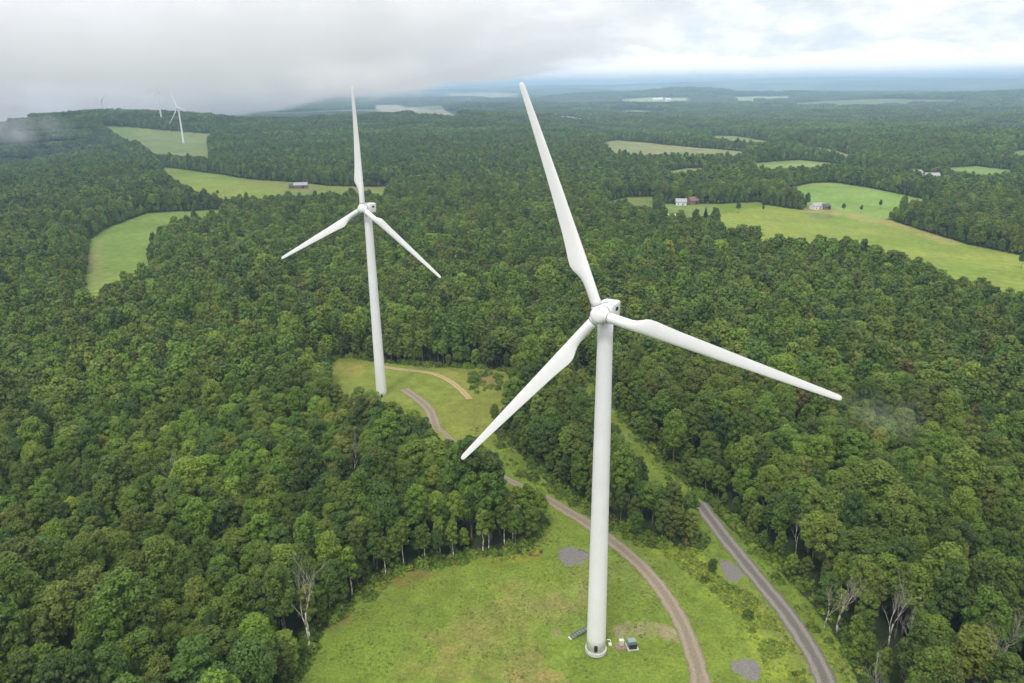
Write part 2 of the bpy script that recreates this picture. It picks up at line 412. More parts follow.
class MB:
    """collects simple solids of one part"""
    def __init__(s): s.V = []; s.F = []
    def add(s, V, Fs):
        b = len(s.V); s.V += [tuple(v) for v in V]; s.F += [tuple(i + b for i in f) for f in Fs]; return s
    def box(s, x0, x1, y0, y1, z0, z1, ch=0.):
        if ch:
            s.loft([[(x0 + k, y0 + k), (x1 - k, y0 + k), (x1 - k, y1 - k), (x0 + k, y1 - k)] for k in (ch, 0, 0, ch)], [z0, z0 + ch, z1 - ch, z1]); return s
        V = [(x, y, z) for z in (z0, z1) for x, y in ((x0, y0), (x1, y0), (x1, y1), (x0, y1))]
        return s.add(V, [(3, 2, 1, 0), (4, 5, 6, 7), (0, 1, 5, 4), (1, 2, 6, 5), (2, 3, 7, 6), (3, 0, 4, 7)])
    def loft(s, rings, zs=None):
        n = len(rings[0]); V = []
        for k, r in enumerate(rings): V += [(p[0], p[1], zs[k]) if zs is not None else tuple(p) for p in r]
        Fs = [(k * n + i, k * n + (i + 1) % n, (k + 1) * n + (i + 1) % n, (k + 1) * n + i) for k in range(len(rings) - 1) for i in range(n)]
        Fs += [tuple(reversed(range(n))), tuple(range((len(rings) - 1) * n, len(rings) * n))]
        return s.add(V, Fs)
    def lathe(s, prof, n=40, axis='z', c=(0, 0, 0)):
        rings = []
        for r, h in prof:
            ring = []
            for i in range(n):
                a = 2 * math.pi * i / n; u, v = r * math.cos(a), r * math.sin(a)
                p = (u, v, h) if axis == 'z' else (u, -h, v)
                ring.append((p[0] + c[0], p[1] + c[1], p[2] + c[2]))
            rings.append(ring)
        return s.loft(rings)
    def tube(s, a, b, ra, rb, n=7):
        a, b = Vector(a), Vector(b); d = (b - a).normalized()
        u = d.orthogonal().normalized(); v = d.cross(u)
        return s.loft([[tuple(p + (u * math.cos(t) + v * math.sin(t)) * r_) for t in [2 * math.pi * i / n for i in range(n)]] for p, r_ in ((a, ra), (b, rb))])
    def mesh(s, name, m, smooth_=False):
        return new_mesh(name, s.V, [len(f) for f in s.F], [i for f in s.F for i in f], [m] if not isinstance(m, list) else m, smooth_)
    def build(s, name, m, parent=None, smooth_=False, mx=None):
        me = s.mesh(name, m, smooth_)
        if smooth_:
            try: me.set_sharp_from_angle(angle=R_(40))
            except Exception: pass
        return link(name, me, parent, mx)


def hz(x, y): return float(height(np.array([x]), np.array([y]))[0])


# ------------------------------------------------------------------ ground, roads
nr, na = gx.shape
ii, jj = np.meshgrid(np.arange(nr - 1), np.arange(na), indexing='ij')
q = np.stack([ii * na + jj, ii * na + (jj + 1) % na, (ii + 1) * na + (jj + 1) % na, (ii + 1) * na + jj], -1).reshape(-1, 4)
q = q[na:] if False else q
me = new_mesh('terrain', np.stack([gx, gy, gz], -1).reshape(-1, 3), np.full(len(q), 4), q[:, ::-1].ravel(), [MAT['ground']], True, cols=col.reshape(-1, 3))
tag(link('terrain', me), 'rolling ground with mown clearings, fields and forest floor', 'terrain', kind='structure')


def strip(name, line, width, m, label, lift=.05, cat='road'):
    L = smooth(line, 8); n = len(L); t = np.gradient(L, axis=0); t /= np.linalg.norm(t, axis=1)[:, None] + 1e-9
    nrm = np.stack([-t[:, 1], t[:, 0]], 1); K = 7; V = []; A = []
    w = np.broadcast_to(np.asarray(width, float), (len(line),)); w = np.interp(np.linspace(0, len(line) - 1, n), np.arange(len(line)), w)
    for i in range(n):
        for k in range(K):
            u = -1 + 2 * k / (K - 1); jit = 1 + (.3 * (rng.random() - .5) if k in (0, K - 1) else 0)
            p = L[i] + nrm[i] * u * w[i] / 2 * jit
            V.append((p[0], p[1], hz(p[0], p[1]) + lift + (.03 * (1 - u * u)))); A.append(u)
    idx = [(i * K + k, i * K + k + 1, (i + 1) * K + k + 1, (i + 1) * K + k) for i in range(n - 1) for k in range(K - 1)]
    me = new_mesh(name, V, [4] * len(idx), np.array(idx)[:, ::-1].ravel(), [m], True)
    a = me.attributes.new('across', 'FLOAT', 'POINT'); a.data.foreach_set('value', np.array(A, np.float32))
    return tag(link(name, me), label, cat, kind='structure')


road1 = np.array([at(*p) for p in [(436, 426), (470, 455), (505, 478), (540, 495), (562, 508), (588, 524), (618, 546), (643, 568), (663, 592), (681, 622), (692, 650), (701, 683), (708, 740)]])
road2 = np.array([at(*p) for p in [(699, 503), (722, 534), (742, 559), (764, 586), (786, 613), (806, 643), (820, 668), (828, 690), (845, 745)]])
track2 = np.array([at(*p) for p in [(404, 389), (418, 399), (428, 408), (433, 418), (436, 430)]])
farm_track = np.array([at(*p) for p in [(383, 367), (405, 370), (430, 373), (448, 380), (460, 389), (470, 399)]])
RM1 = road_mat('pale_gravel', (.215, .178, .128), (.275, .23, .168), 4)
RM2 = road_mat('dark_gravel', (.138, .127, .112), (.235, .215, .187), 4)
RM3 = road_mat('tan_track', (.34, .26, .12), (.4, .31, .17), 4)
strip('gravel_road', road1, [2.2, 2.4, 2.8, 3.6, 4.2, 4.4, 4.4, 4.4, 4.4, 4.4, 4.4, 4.4, 4.4], RM1, 'pale gravel road curving past the nearest turbine')
strip('forest_road', road2, 5.0, RM2, 'dark gravel road along the right edge of the woods')
strip('gravel_path', track2, 4.5, RM1, 'short grey gravel path beside the second turbine')
strip('dirt_track', farm_track, 3.0, RM3, 'tan dirt track curving through the far clearing')


def blotch(name, px, py, rx, ry, m, label, lift=.05):
    c = at(px, py); n = 90; V = [(c[0], c[1], hz(*c) + lift)]
    for rr in (.55, 1.):
        for i in range(n):
            a = 2 * math.pi * i / n; k = rr * (1 + .12 * math.sin(3 * a + px) + .08 * math.sin(7 * a + py) + .05 * math.sin(17 * a + px) + .16 * (rng.random() - .5))
            x, y = c[0] + rx * k * math.cos(a), c[1] + ry * k * math.sin(a); V.append((x, y, hz(x, y) + lift * (1.2 - rr)))
    fs = [(0, 1 + i, 1 + (i + 1) % n) for i in range(n)]; ix = [j for f in fs for j in f]; fn = [3] * n
    for i in range(n): ix += [1 + i, 1 + n + i, 1 + n + (i + 1) % n, 1 + (i + 1) % n]; fn.append(4)
    me = new_mesh(name, V, fn, ix, [m], True)
    return tag(link(name, me), label, 'gravel', kind='structure')


GV = mat('grey_gravel', (.17, .162, .15), .95, var=.35, scale=4, bump=.15)
blotch('gravel_patch', 573, 556, 4.6, 4.2, GV, 'grey gravel patch in the grass behind the nearest tower')
blotch('gravel_patch', 747, 669, 3.1, 3.3, GV, 'round grey gravel patch between the two roads')
blotch('gravel_patch', 731, 571, 2.6, 4.6, GV, 'small grey gravel patch beside the dark road')

# ------------------------------------------------------------------ wind turbines
H, ROT, OVER, TILT, CONE = 80.0, 45.57, 2.944, R_(5), 0.0902


def blade_mesh():
    mb = MB(); rings = []; n = 28
    st = [  # r/R, leading edge x, trailing edge x, thickness ratio, twist deg
        (.028, 1.02, -1.02, 1.0, 16), (.06, 1.02, -1.02, 1., 16), (.11, 1.02, -1.02, .98, 16), (.15, 1.02, -1.12, .9, 15), (.175, 1.02, -1.4, .76, 15), (.2, 1.02, -1.95, .6, 14),
        (.215, 1.02, -2.32, .5, 14), (.235, 1.02, -2.55, .43, 13), (.26, 1.01, -2.52, .4, 12), (.3, .99, -2.3, .36, 11), (.36, .95, -2.02, .32, 9), (.45, .9, -1.78, .28, 7), (.55, .85, -1.52, .25, 5),
        (.65, .78, -1.28, .22, 4), (.75, .7, -1.07, .2, 3), (.85, .62, -.86, .18, 2), (.93, .55, -.69, .17, 1), (.975, .5, -.6, .17, 0), (.993, .4, -.5, .17, 0), (1., .2, -.3, .2, 0)]
    for f, le, te, th, tw in st:
        c = le - te; ring = []; a0 = R_(tw + 2)
        bend = -1.2 * max(0, f - .3) ** 2        # towards the wind
        w = min(1, max(0, (f - .12) / .1))       # from round to wing profile
        for i in range(n):
            t = 2 * math.pi * i / n
            xc = .5 + .5 * math.cos(t)
            x = te + c * xc
            y0 = .5 * th * c * math.sin(t)
            prof = 2.6 * th * c * .5 * (math.sqrt(max(1 - xc, 0)) * 0 + math.sqrt(xc) * 0 + 1) if False else 0
            u = 1 - xc                             # 0 at the leading edge
            yw = th * c * 5 * (.2969 * math.sqrt(u) - .126 * u - .3516 * u * u + .2843 * u ** 3 - .1036 * u ** 4) * (1 if math.sin(t) >= 0 else -.75)
            y = y0 * (1 - w) + yw * w
            X = x * math.cos(a0) - y * math.sin(a0); Y = x * math.sin(a0) + y * math.cos(a0)
            ring.append((X, Y + bend, f * ROT))
        rings.append(ring)
    return mb.loft(rings).mesh('blade', MAT['white'], True)


def rr(w, h, rad, z=0, n=6):
    out = []
    for cx, cy, a0 in ((w - rad, h - rad, 0), (-w + rad, h - rad, 90), (-w + rad, -h + rad, 180), (w - rad, -h + rad, 270)):
        for k in range(n + 1):
            a = R_(a0 + 90 * k / n); out.append((cx + rad * math.cos(a), cy + rad * math.sin(a)))
    return out


TURB = None
def turbine_meshes():
    m = {}
    prof = []; 
    for k in range(25):
        t = k / 24; prof.append((2.2 - .68 * t, .25 + 79.5 * t))
    m['tower'] = MB().lathe(prof, 56).mesh('tower', MAT['tower'], True)
    m['foundation'] = MB().lathe([(2.5, -.6), (2.5, .2), (2.44, .27), (2.2, .28)], 48).mesh('foundation', MAT['concrete'], False)
    # door: a capsule standing proud of the shell, facing the camera
    d = MB(); ring = [(.42 * math.cos(a), (1.0 if math.sin(a) > 0 else 0) + .42 * math.sin(a)) for a in [2 * math.pi * i / 24 for i in range(24)]]
    d.loft([[(x, -2.14, z + 1.1) for x, z in ring], [(x, -2.25, z + 1.1) for x, z in ring]])
    m['door'] = d.mesh('door', MAT['dark'])
    # nacelle, front at -Y
    nb = MB(); rings = []
    for y, w, h, r_, zo in ((-1.5, 1.4, 1.45, .9, 0), (-1.3, 1.6, 1.65, .7, .02), (-.2, 1.68, 1.8, .45, .05), (2.2, 1.7, 1.9, .4, .1), (3.3, 1.66, 1.88, .38, .12), (3.5, 1.54, 1.74, .34, .12)):
        rings.append([(x, y, z + zo) for x, z in rr(w, h, r_)][::-1])
    m['nacelle'] = nb.loft(rings).mesh('nacelle', MAT['white'], True)
    m['side_vent'] = MB().box(1.62, 1.73, .9, 2.15, .25, 1.0).mesh('side_vent', MAT['dark'])
    hb = MB(); hb.box(-.55, .55, -.3, .25, 1.78, 1.92)
    m['roof_hatch'] = hb.mesh('roof_hatch', MAT['seam'])
    mast = MB(); mast.tube((.5, 2.9, 1.8), (.5, 2.9, 3.1), .04, .03); mast.tube((-.5, 2.9, 1.8), (-.5, 2.9, 3.0), .04, .03); mast.tube((-.55, 2.9, 2.7), (.55, 2.9, 2.7), .03, .03)
    m['wind_vane'] = mast.mesh('wind_vane', MAT['seam'])
    hb = MB(); prof = [(1.45, -1.25), (1.62, -1.1), (1.68, -.3), (1.66, .6), (1.58, 1.05), (1.42, 1.35), (1.1, 1.55), (.6, 1.66), (.02, 1.7)]
    m['hub'] = hb.lathe(prof, 40, 'y').mesh('hub', MAT['white'], True)
    cl = MB().lathe([(1.0, 1.1), (1.16, 1.25), (1.16, 1.84), (1.04, 1.88)], 32)
    m['blade_collar'] = cl.mesh('blade_collar', MAT['white'], True)
    m['root_seal'] = MB().lathe([(1.0, 1.9), (1.075, 1.9), (1.075, 2.02), (1.0, 2.02)], 32).mesh('root_seal', MAT['seam'], True)
    sm = MB().lathe([(1.58, -1.42), (1.63, -1.42), (1.63, -1.26), (1.58, -1.26)], 40, 'y')
    m['spinner_seam'] = sm.mesh('spinner_seam', MAT['seam'], True)
    m['blade'] = blade_mesh()
    return m


def turbine(x, y, z, yaw, phase, label, group=None, door=0.):
    global TURB
    if TURB is None: TURB = turbine_meshes()
    t = empty('wind_turbine', (x, y, z)); tag(t, label, 'wind turbine', group)
    link('foundation', TURB['foundation'], t)
    tw = link('tower', TURB['tower'], t, Matrix.Rotation(door, 4, 'Z'))
    link('door', TURB['door'], tw)
    Mn = Matrix.Translation((0, 0, H + 1.5)) @ Matrix.Rotation(yaw, 4, 'Z') @ Matrix.Rotation(-TILT, 4, 'X')
    nc = link('nacelle', TURB['nacelle'], t, Mn)
    for k in ('side_vent', 'roof_hatch', 'wind_vane'): link(k, TURB[k], nc)
    Mh = Mn @ Matrix.Translation((0, -OVER, 0))
    hb = link('hub', TURB['hub'], t, Mh); link('spinner_seam', TURB['spinner_seam'], hb)
    for k in range(3):
        b = Mh @ Matrix.Rotation(math.pi / 2 - phase - k * 2 * math.pi / 3, 4, 'Y')
        bl = link('blade', TURB['blade'], t, b @ Matrix.Rotation(CONE, 4, 'X')); link('blade_collar', TURB['blade_collar'], bl, Matrix.Identity(4)); link('root_seal', TURB['root_seal'], bl, Matrix.Identity(4))
    return t


T1 = (18.505, 139.54); T2 = (-56.52, 295.03)
turbine(*T1, 0., -.52767, -.15336, 'nearest and largest white wind turbine, standing in the mown clearing', door=-.13)
turbine(*T2, -2.94, -.47888, -.52658, 'second white wind turbine, its upright blade tip reaching the cloud', door=.2)
for px, py, D, yaw, ph, lab in ((183, 138.5, 1950, -.6, R_(112), 'small distant white wind turbine at the lower edge of the hilltop field'),
                                (163, 128, 2330, -.6, R_(75), 'small distant wind turbine behind the hilltop field, hub fading into cloud'),
                                (104.5, 116, 2900, -.6, R_(30), 'farthest wind turbine, only its lower tower showing below the cloud')):
    p = along(px, py, D); turbine(p[0], p[1], hz(p[0], p[1]) - .3, yaw, ph, lab)

# things at the tower foot
def ground_pt(px, py):
    p = at(px, py); return (p[0], p[1], hz(*p))
p = ground_pt(632, 647)
t = empty('transformer', p, .12); tag(t, 'green box transformer with dark open front on a concrete pad by the tower', 'transformer')
MB().box(-1.3, 1.3, -1.25, 1.4, -.1, .16).build('pad', MAT['concrete'], t)
MB().box(-.95, .95, -.3, 1.1, .16, 1.75, .05).build('tank', MAT['boxgrey'], t)
cb = MB().box(-.92, .92, -.98, -.303, .16, 1.55, .04).build('cable_cabinet', MAT['boxgreen'], t)
MB().box(-.84, .84, -1.02, -.983, .22, 1.45).build('front_door', MAT['dark'], cb)
f = MB()
for k in range(6): f.box(-1.15, -.953, -.2 + k * .2, -.14 + k * .2, .4, 1.5)
f.build('cooling_fin', MAT['boxgrey'], t)
p = ground_pt(621, 647)
t = empty('switch_cabinet', p, .12); tag(t, 'cream switch cabinet on a brown base between tower and transformer', 'cabinet')
MB().box(-1.35, 1.1, -1.0, 1.2, -.1, .2).build('base', MAT['rust'], t)
cbx = MB().box(-.3, .75, .1, .9, .2, 1.5, .06).build('housing', MAT['cream'], t)
MB().box(-.35, .8, .05, .95, 1.503, 1.6).build('lid', MAT['cream'], t)
p = ground_pt(610, 645)
t = empty('cable_riser', p, 0); tag(t, 'small white cable riser with bent pipe beside the tower foot', 'pipe')
MB().box(-.35, .35, -.3, .3, -.1, .5, .04).build('box', MAT['siding'], t)
pp = MB()
pts = [(.1, 0, .5), (.12, 0, 1.1), (-.05, 0, 1.45), (-.4, 0, 1.6), (-.75, 0, 1.55)]
for a, b in zip(pts, pts[1:]): pp.tube(a, b, .11, .11, 10)
pp.build('pipe', MAT['siding'], t, True)
pa, pb = at(571, 638), at(588, 632)
dv = pb - pa; Ls = float(np.linalg.norm(dv)); ang = math.atan2(dv[1], dv[0])
t = empty('entry_stair', (pa[0], pa[1], hz(*pa)), ang); tag(t, 'grey steel entry stair leaning against the left of the tower', 'stairs')
for k in range(6):
    MB().box(Ls * (.04 + .15 * k), Ls * (.04 + .15 * k) + Ls * .14, -.55, .55, .2 + .2 * k, .25 + .2 * k).build('tread', MAT['steel'], t)
for s_ in (-.6, .6):
    MB().loft([[(0, s_ - .03, 0), (0, s_ + .03, 0), (0, s_ + .03, .25), (0, s_ - .03, .25)], [(Ls, s_ - .03, 1.3), (Ls, s_ + .03, 1.3), (Ls, s_ + .03, 1.55), (Ls, s_ - .03, 1.55)]]).build('stringer', MAT['steel'], t)
    h_ = MB(); h_.tube((.05, s_, .2), (.05, s_, 1.15), .03, .03); h_.tube((Ls - .1, s_, 1.3), (Ls - .1, s_, 2.4), .03, .03); h_.tube((.05, s_, 1.15), (Ls - .1, s_, 2.4), .03, .03)
    h_.build('handrail', MAT['steel'], t)
MB().box(-.5, -.04, -.6, .6, -.05, .1).build('step_slab', MAT['concrete'], t)

# ------------------------------------------------------------------ houses and barns
def house(px, py, w, d, h, rh, wall, roof, name, label, cat, yaw=0., win=True):
    p = ground_pt(px, py); t = empty(name, (p[0], p[1], p[2] - .3), yaw); tag(t, label, cat)
    w2, d2 = w / 2, d / 2
    MB().add([(-w2, -d2, 0), (w2, -d2, 0), (w2, d2, 0), (-w2, d2, 0), (-w2, -d2, h), (w2, -d2, h), (w2, d2, h), (-w2, d2, h), (-w2, 0, h + rh), (w2, 0, h + rh)],
             [(3, 2, 1, 0), (0, 1, 5, 4), (2, 3, 7, 6), (1, 2, 6, 9, 5), (3, 0, 4, 8, 7)]).build('wall', wall, t)
    o = .5; k = rh / d2
    MB().loft([[(x, -d2 - o, h - o * k + .06), (x, 0, h + rh + .06), (x, d2 + o, h - o * k + .06), (x, d2 + o, h - o * k + .3), (x, 0, h + rh + .32), (x, -d2 - o, h - o * k + .3)] for x in (-w2 - o, w2 + o)]).build('roof', roof, t)
    if win:
        n = max(2, int(w / 4))
        for i in range(n):
            x = -w2 + w * (i + .5) / n; MB().box(x - .5, x + .5, -d2 - .06, -d2 + .05, 1.2, 2.5).build('window', MAT['glass'], t)
    MB().box(w * .08, w * .08 + (1.1 if win else 3.2), -d2 - .08, -d2 + .04, .3, 2.4 if win else 3.2).build('door', MAT['timber'] if win else MAT['dark'], t)
    return t


house(681, 205, 11, 7.5, 4, 3, MAT['siding'], MAT['greyroof'], 'farmhouse', 'white farmhouse with pale grey roof beside the red roofed barn', 'house', -.2)
house(692, 204, 11, 9, 4.5, 3.4, MAT['timber'], MAT['redroof'], 'barn', 'red roofed brown barn next to the white farmhouse', 'barn', .5, False)
house(672, 219, 17, 7, 3.2, 1.4, MAT['siding'], MAT['siding'], 'shed', 'long low white shed at the meadow corner below the farmhouse', 'shed', .1, False)
house(301, 188, 17, 11, 4.5, 3, MAT['timber'], MAT['greyroof'], 'barn', 'brown barn with grey metal roof in the yellow green field', 'barn', .2, False)
house(293, 188, 9, 8, 3.5, 2.2, MAT['timber'], MAT['darkroof'], 'shed', 'small dark shed beside the grey roofed barn', 'shed', .1, False)
house(816, 209, 11, 8, 4, 2.5, MAT['siding'], MAT['greyroof'], 'farmhouse', 'white farmhouse below the square green field behind the big meadow', 'house', .3)
house(825, 209, 8, 7, 3.5, 2, MAT['timber'], MAT['darkroof'], 'shed', 'dark shed right of the white farmhouse by the big meadow', 'shed', .3, False)
house(915, 178, 14, 12, 8, 3, MAT['siding'], MAT['greyroof'], 'house', 'white house among trees, left one of two near the far strip field', 'house', .2)
house(931, 182, 16, 12, 9, 3, MAT['siding'], MAT['greyroof'], 'house', 'white house among trees, right one of two near the far strip field', 'house', -.3)
house(932, 114, 60, 30, 12, 5, MAT['siding'], MAT['greyroof'], 'warehouse', 'large pale building far off in the blue hills', 'warehouse', .1, False)
for k, (px, py) in enumerate(((655, 100.6), (660, 100.2), (668, 100.8))):
    house(px, py, 42, 26, 14, 8, MAT['siding'], MAT['siding'], 'barn', ['leftmost', 'middle', 'rightmost'][k] + ' white speck of three barns on the distant bright green field', 'barn', .1, False)

# ------------------------------------------------------------------ trees
def quads(Cn, Nn, S, r, asp=.75):
    """one leaf cluster quad per point, facing roughly along its normal"""
    n = len(Cn); a = r.normal(size=(n, 3)); u = np.cross(Nn, a); u /= np.linalg.norm(u, axis=1)[:, None] + 1e-9
    v = np.cross(Nn, u); S = S[:, None]
    c = r.uniform(-.25, .25, (n, 1)) * S
    V = np.stack([Cn - u * S - v * S * asp, Cn + u * S - v * S * asp * .8 + Nn * c, Cn + u * S * .85 + v * S * asp, Cn - u * S * .9 + v * S * asp - Nn * c], 1)
    return V.reshape(-1, 3)


def crown(seed, R, z0, z1, nl, nleaf, ls, shape=1.0, lobe=.38, tilt=.55):
    r = np.random.default_rng(seed)
    zc = z0 + (z1 - z0) * .55; hh = (z1 - z0) / 2
    Lb = []
    for i in range(nl):
        g = (i + .5) / nl; ze = 1 - 1.62 * g; ph = i * 2.39996 + r.uniform(-.4, .4)
        rad_ = math.sqrt(max(0, 1 - ze * ze)) ** shape
        k = r.uniform(.55, .9)
        Lb.append((R * rad_ * k * math.cos(ph) * .95, R * rad_ * k * math.sin(ph) * .95, zc + hh * ze * r.uniform(.72, .95), R * lobe * r.uniform(.7, 1.25)))
    Lb.append((0, 0, zc, R * .6)); Lb = np.array(Lb)
    w = Lb[:, 3] ** 2; pick = r.choice(len(Lb), nleaf * 3, p=w / w.sum())
    d = r.normal(size=(nleaf * 3, 3)); d[:, 2] += .25; d /= np.linalg.norm(d, axis=1)[:, None]
    rad_ = Lb[pick, 3] * r.uniform(.72, 1.1, nleaf * 3)
    P = Lb[pick, :3] + d * rad_[:, None] * np.array([1, 1, .82])
    keep = np.ones(len(P), bool)
    for k in range(len(Lb)):
        dd = (P - Lb[k, :3]) / np.array([1, 1, .82]); keep &= ~((np.linalg.norm(dd, axis=1) < Lb[k, 3] * .7) & (pick != k))
    P, d = P[keep][:nleaf], d[keep][:nleaf]
    out = P - np.array([0, 0, zc - hh * .5]); out /= np.linalg.norm(out, axis=1)[:, None]
    Nn = d * .75 + out * .35 + r.normal(size=P.shape) * tilt + np.array([0, 0, .35]); Nn /= np.linalg.norm(Nn, axis=1)[:, None]
    S = ls * r.uniform(.6, 1.35, len(P))
    return quads(P, Nn, S, r), Lb


def trunk_geo(seed, h, r0, Lb, n=7, limbs=6):
    r = np.random.default_rng(seed + 99); mb = MB()
    pts = [Vector((0, 0, -.6))]; x = y = 0.
    for k in range(1, 5):
        x += r.uniform(-.25, .25); y += r.uniform(-.25, .25); pts.append(Vector((x, y, h * k / 4)))
    for k in range(4): mb.tube(pts[k], pts[k + 1], r0 * (1 - .2 * k), r0 * (1 - .2 * (k + 1)), n)
    order = np.argsort(Lb[:, 2])
    for j in order[:limbs * 2:2]:
        s = pts[2] if r.random() < .5 else pts[3]; mb.tube(s, Vector(Lb[j, :3]), r0 * .35, r0 * .1, 5)
    return mb


COLS = {  # albedo of the leaves
    'mid green': (.122, .202, .020), 'deep green': (.080, .146, .020), 'light green': (.166, .246, .025), 'olive green': (.150, .200, .028), 'yellowish green': (.196, .242, .028), 'russet tinged': (.165, .15, .04)}
LEAF = {k: leaf_mat('leaves_' + k.replace(' ', '_'), v) for k, v in COLS.items()}
PROTO = []     # dicts: crown mesh, trunk mesh, joint object for scattering


def joined(name, cV, tmb, lm, bm):
    nq = len(cV) // 4; V = np.vstack([cV, np.array(tmb.V)]) if tmb else cV
    fn = [4] * nq + ([len(f) for f in tmb.F] if tmb else []); ix = list(range(nq * 4)) + ([i + nq * 4 for f in tmb.F for i in f] if tmb else [])
    mi = [0] * nq + ([1] * len(tmb.F) if tmb else [])
    me = new_mesh(name, V, fn, ix, [lm, bm], False, mi)
    return bpy.data.objects.new(name, me)      # a source for the scatter nodes, not in the scene by itself


def leafmesh(name, cV, lm): return new_mesh(name, cV, np.full(len(cV) // 4, 4), np.arange(len(cV)), [lm], False)


HI, MID, FAR = [], [], []
specs = [('mid green', 3.0, 4.0, 15.0, 34), ('mid green', 3.4, 4.5, 16.0, 40), ('deep green', 2.8, 3.6, 15.5, 32), ('light green', 2.9, 4.2, 14.2, 34),
         ('olive green', 3.1, 4.4, 15.0, 36), ('deep green', 3.5, 4.0, 14.0, 40), ('light green', 3.3, 4.4, 15.6, 40), ('yellowish green', 2.6, 4.0, 13.6, 30), ('russet tinged', 2.6, 4.4, 13.8, 30), ('olive green', 2.5, 5.2, 15.8, 28)]
for k, (cn, R0, z0, z1, nl) in enumerate(specs):
    for lod, (lst, nleaf, ls) in enumerate(((HI, 5200, .165), (MID, 1300, .33), (FAR, 260, .78))):
        if lod == 2 and k in (5, 6): continue
        cV, Lb = crown(100 + k, R0, z0, z1, nl, nleaf, ls, lobe=.27 + .02 * (k % 4))
        tr = trunk_geo(k, z0 + (z1 - z0) * .6, .24, Lb, 7 if lod == 0 else 4, 6 if lod == 0 else 2) if lod < 2 else None
        d_ = dict(col=cn, obj=joined('tree_source', cV, tr, LEAF[cn], MAT['bark']))
        if lod == 0: d_['crown'] = leafmesh('crown', cV, LEAF[cn]); d_['trunk'] = tr.mesh('trunk', MAT['bark'], True)
        lst.append(d_)
PROB = np.array([.18, .16, .12, .13, .12, .08, .11, .05, .004, .05]); PROB /= PROB.sum()
PROBF = np.array([PROB[k] for k in range(10) if k not in (5, 6)]) * np.array([1, 1, 3.2, .7, .9, .5, .6, .9]); PROBF /= PROBF.sum()  # deep green favoured far off: darker leaves make up for missing self-shadow
EDGE = []      # trees of the woodland margin, leafy down to the ground: (near, middle, far) for each colour
for k, (cn, R0, z1_, nl) in enumerate((('mid green', 2.9, 12.5, 34), ('deep green', 3.1, 13.5, 36), ('olive green', 2.6, 12.0, 32), ('light green', 2.8, 11.0, 30))):
    for lod, (nleaf, ls) in enumerate(((5200, .165), (1400, .33), (320, .75))):
        cV, Lb = crown(400 + k, R0, .3, z1_, nl, nleaf, ls, lobe=.29)
        tr = trunk_geo(40 + k, z1_ * .6, .2, Lb, 6 if lod == 0 else 4, 4)
        d_ = dict(col=cn, obj=joined('tree_source', cV, tr if lod < 2 else None, LEAF[cn], MAT['bark']))
        if lod == 0: d_['crown'] = leafmesh('crown', cV, LEAF[cn]); d_['trunk'] = tr.mesh('trunk', MAT['bark'], True)
        EDGE.append(d_)
# far woodland patches, each some forty trees
PATCH = []
for s in range(5):
    r = np.random.default_rng(700 + s); allV = []; mats_ = ['mid green', 'deep green', 'olive green', 'deep green', 'deep green']  # mostly deep green: leaf colour carries the self-shadow that coarse crowns lack
    fn, mi = 0, []
    for i in range(78):
        a = i * 2.39996; rr_ = 33 * math.sqrt((i + .5) / 78); sc_ = r.uniform(.75, 1.25)
        cV, _ = crown(900 + s * 90 + i, 3.5, 4, 14.5, 8, 70, 1.25)
        cV = cV * sc_ + np.array([rr_ * math.cos(a) + r.uniform(-1.5, 1.5), rr_ * math.sin(a) + r.uniform(-1.5, 1.5), 0])
        allV.append(cV); mi += [int(r.integers(0, 5))] * (len(cV) // 4)
    V = np.vstack(allV); me = new_mesh('wood_patch', V, np.full(len(V) // 4, 4), np.arange(len(V)), [LEAF[c] for c in mats_], False, mi)
    PATCH.append(bpy.data.objects.new('wood_patch', me))


def is_clear(x, y, grow=0.):
    m = np.zeros(x.shape, bool)
    for P, _ in CLEAR:
        lo, hi = P.min(0) - grow - 1, P.max(0) + grow + 1
        b = (x > lo[0]) & (x < hi[0]) & (y > lo[1]) & (y < hi[1])
        if not b.any(): continue
        xx, yy = x[b], y[b]
        v = inside(P, xx, yy)
        if grow: v |= edge_dist(P, xx, yy) < grow
        m[b] |= v
    return m


def hexpts(sp, r0, r1, seed, jit=.32):
    r = np.random.default_rng(seed)
    xs = np.arange(-r1 * .8, r1 * .8, sp); ys = np.arange(-20 if r0 < 200 else r0 * .55, r1, sp * .866)
    X, Y = np.meshgrid(xs, ys); X = X + (np.arange(len(ys)) % 2)[:, None] * sp / 2
    X = X + r.uniform(-jit, jit, X.shape) * sp; Y = Y + r.uniform(-jit, jit, Y.shape) * sp
    X, Y = X.ravel(), Y.ravel(); D = np.hypot(X, Y); m = (D >= r0) & (D < r1); X, Y = X[m], Y[m]
    px, py, d = project(X, Y, height(X, Y) + 12)
    m = (d > 5) & (px > -170) & (px < 1194) & (py < 900)
    return X[m], Y[m]


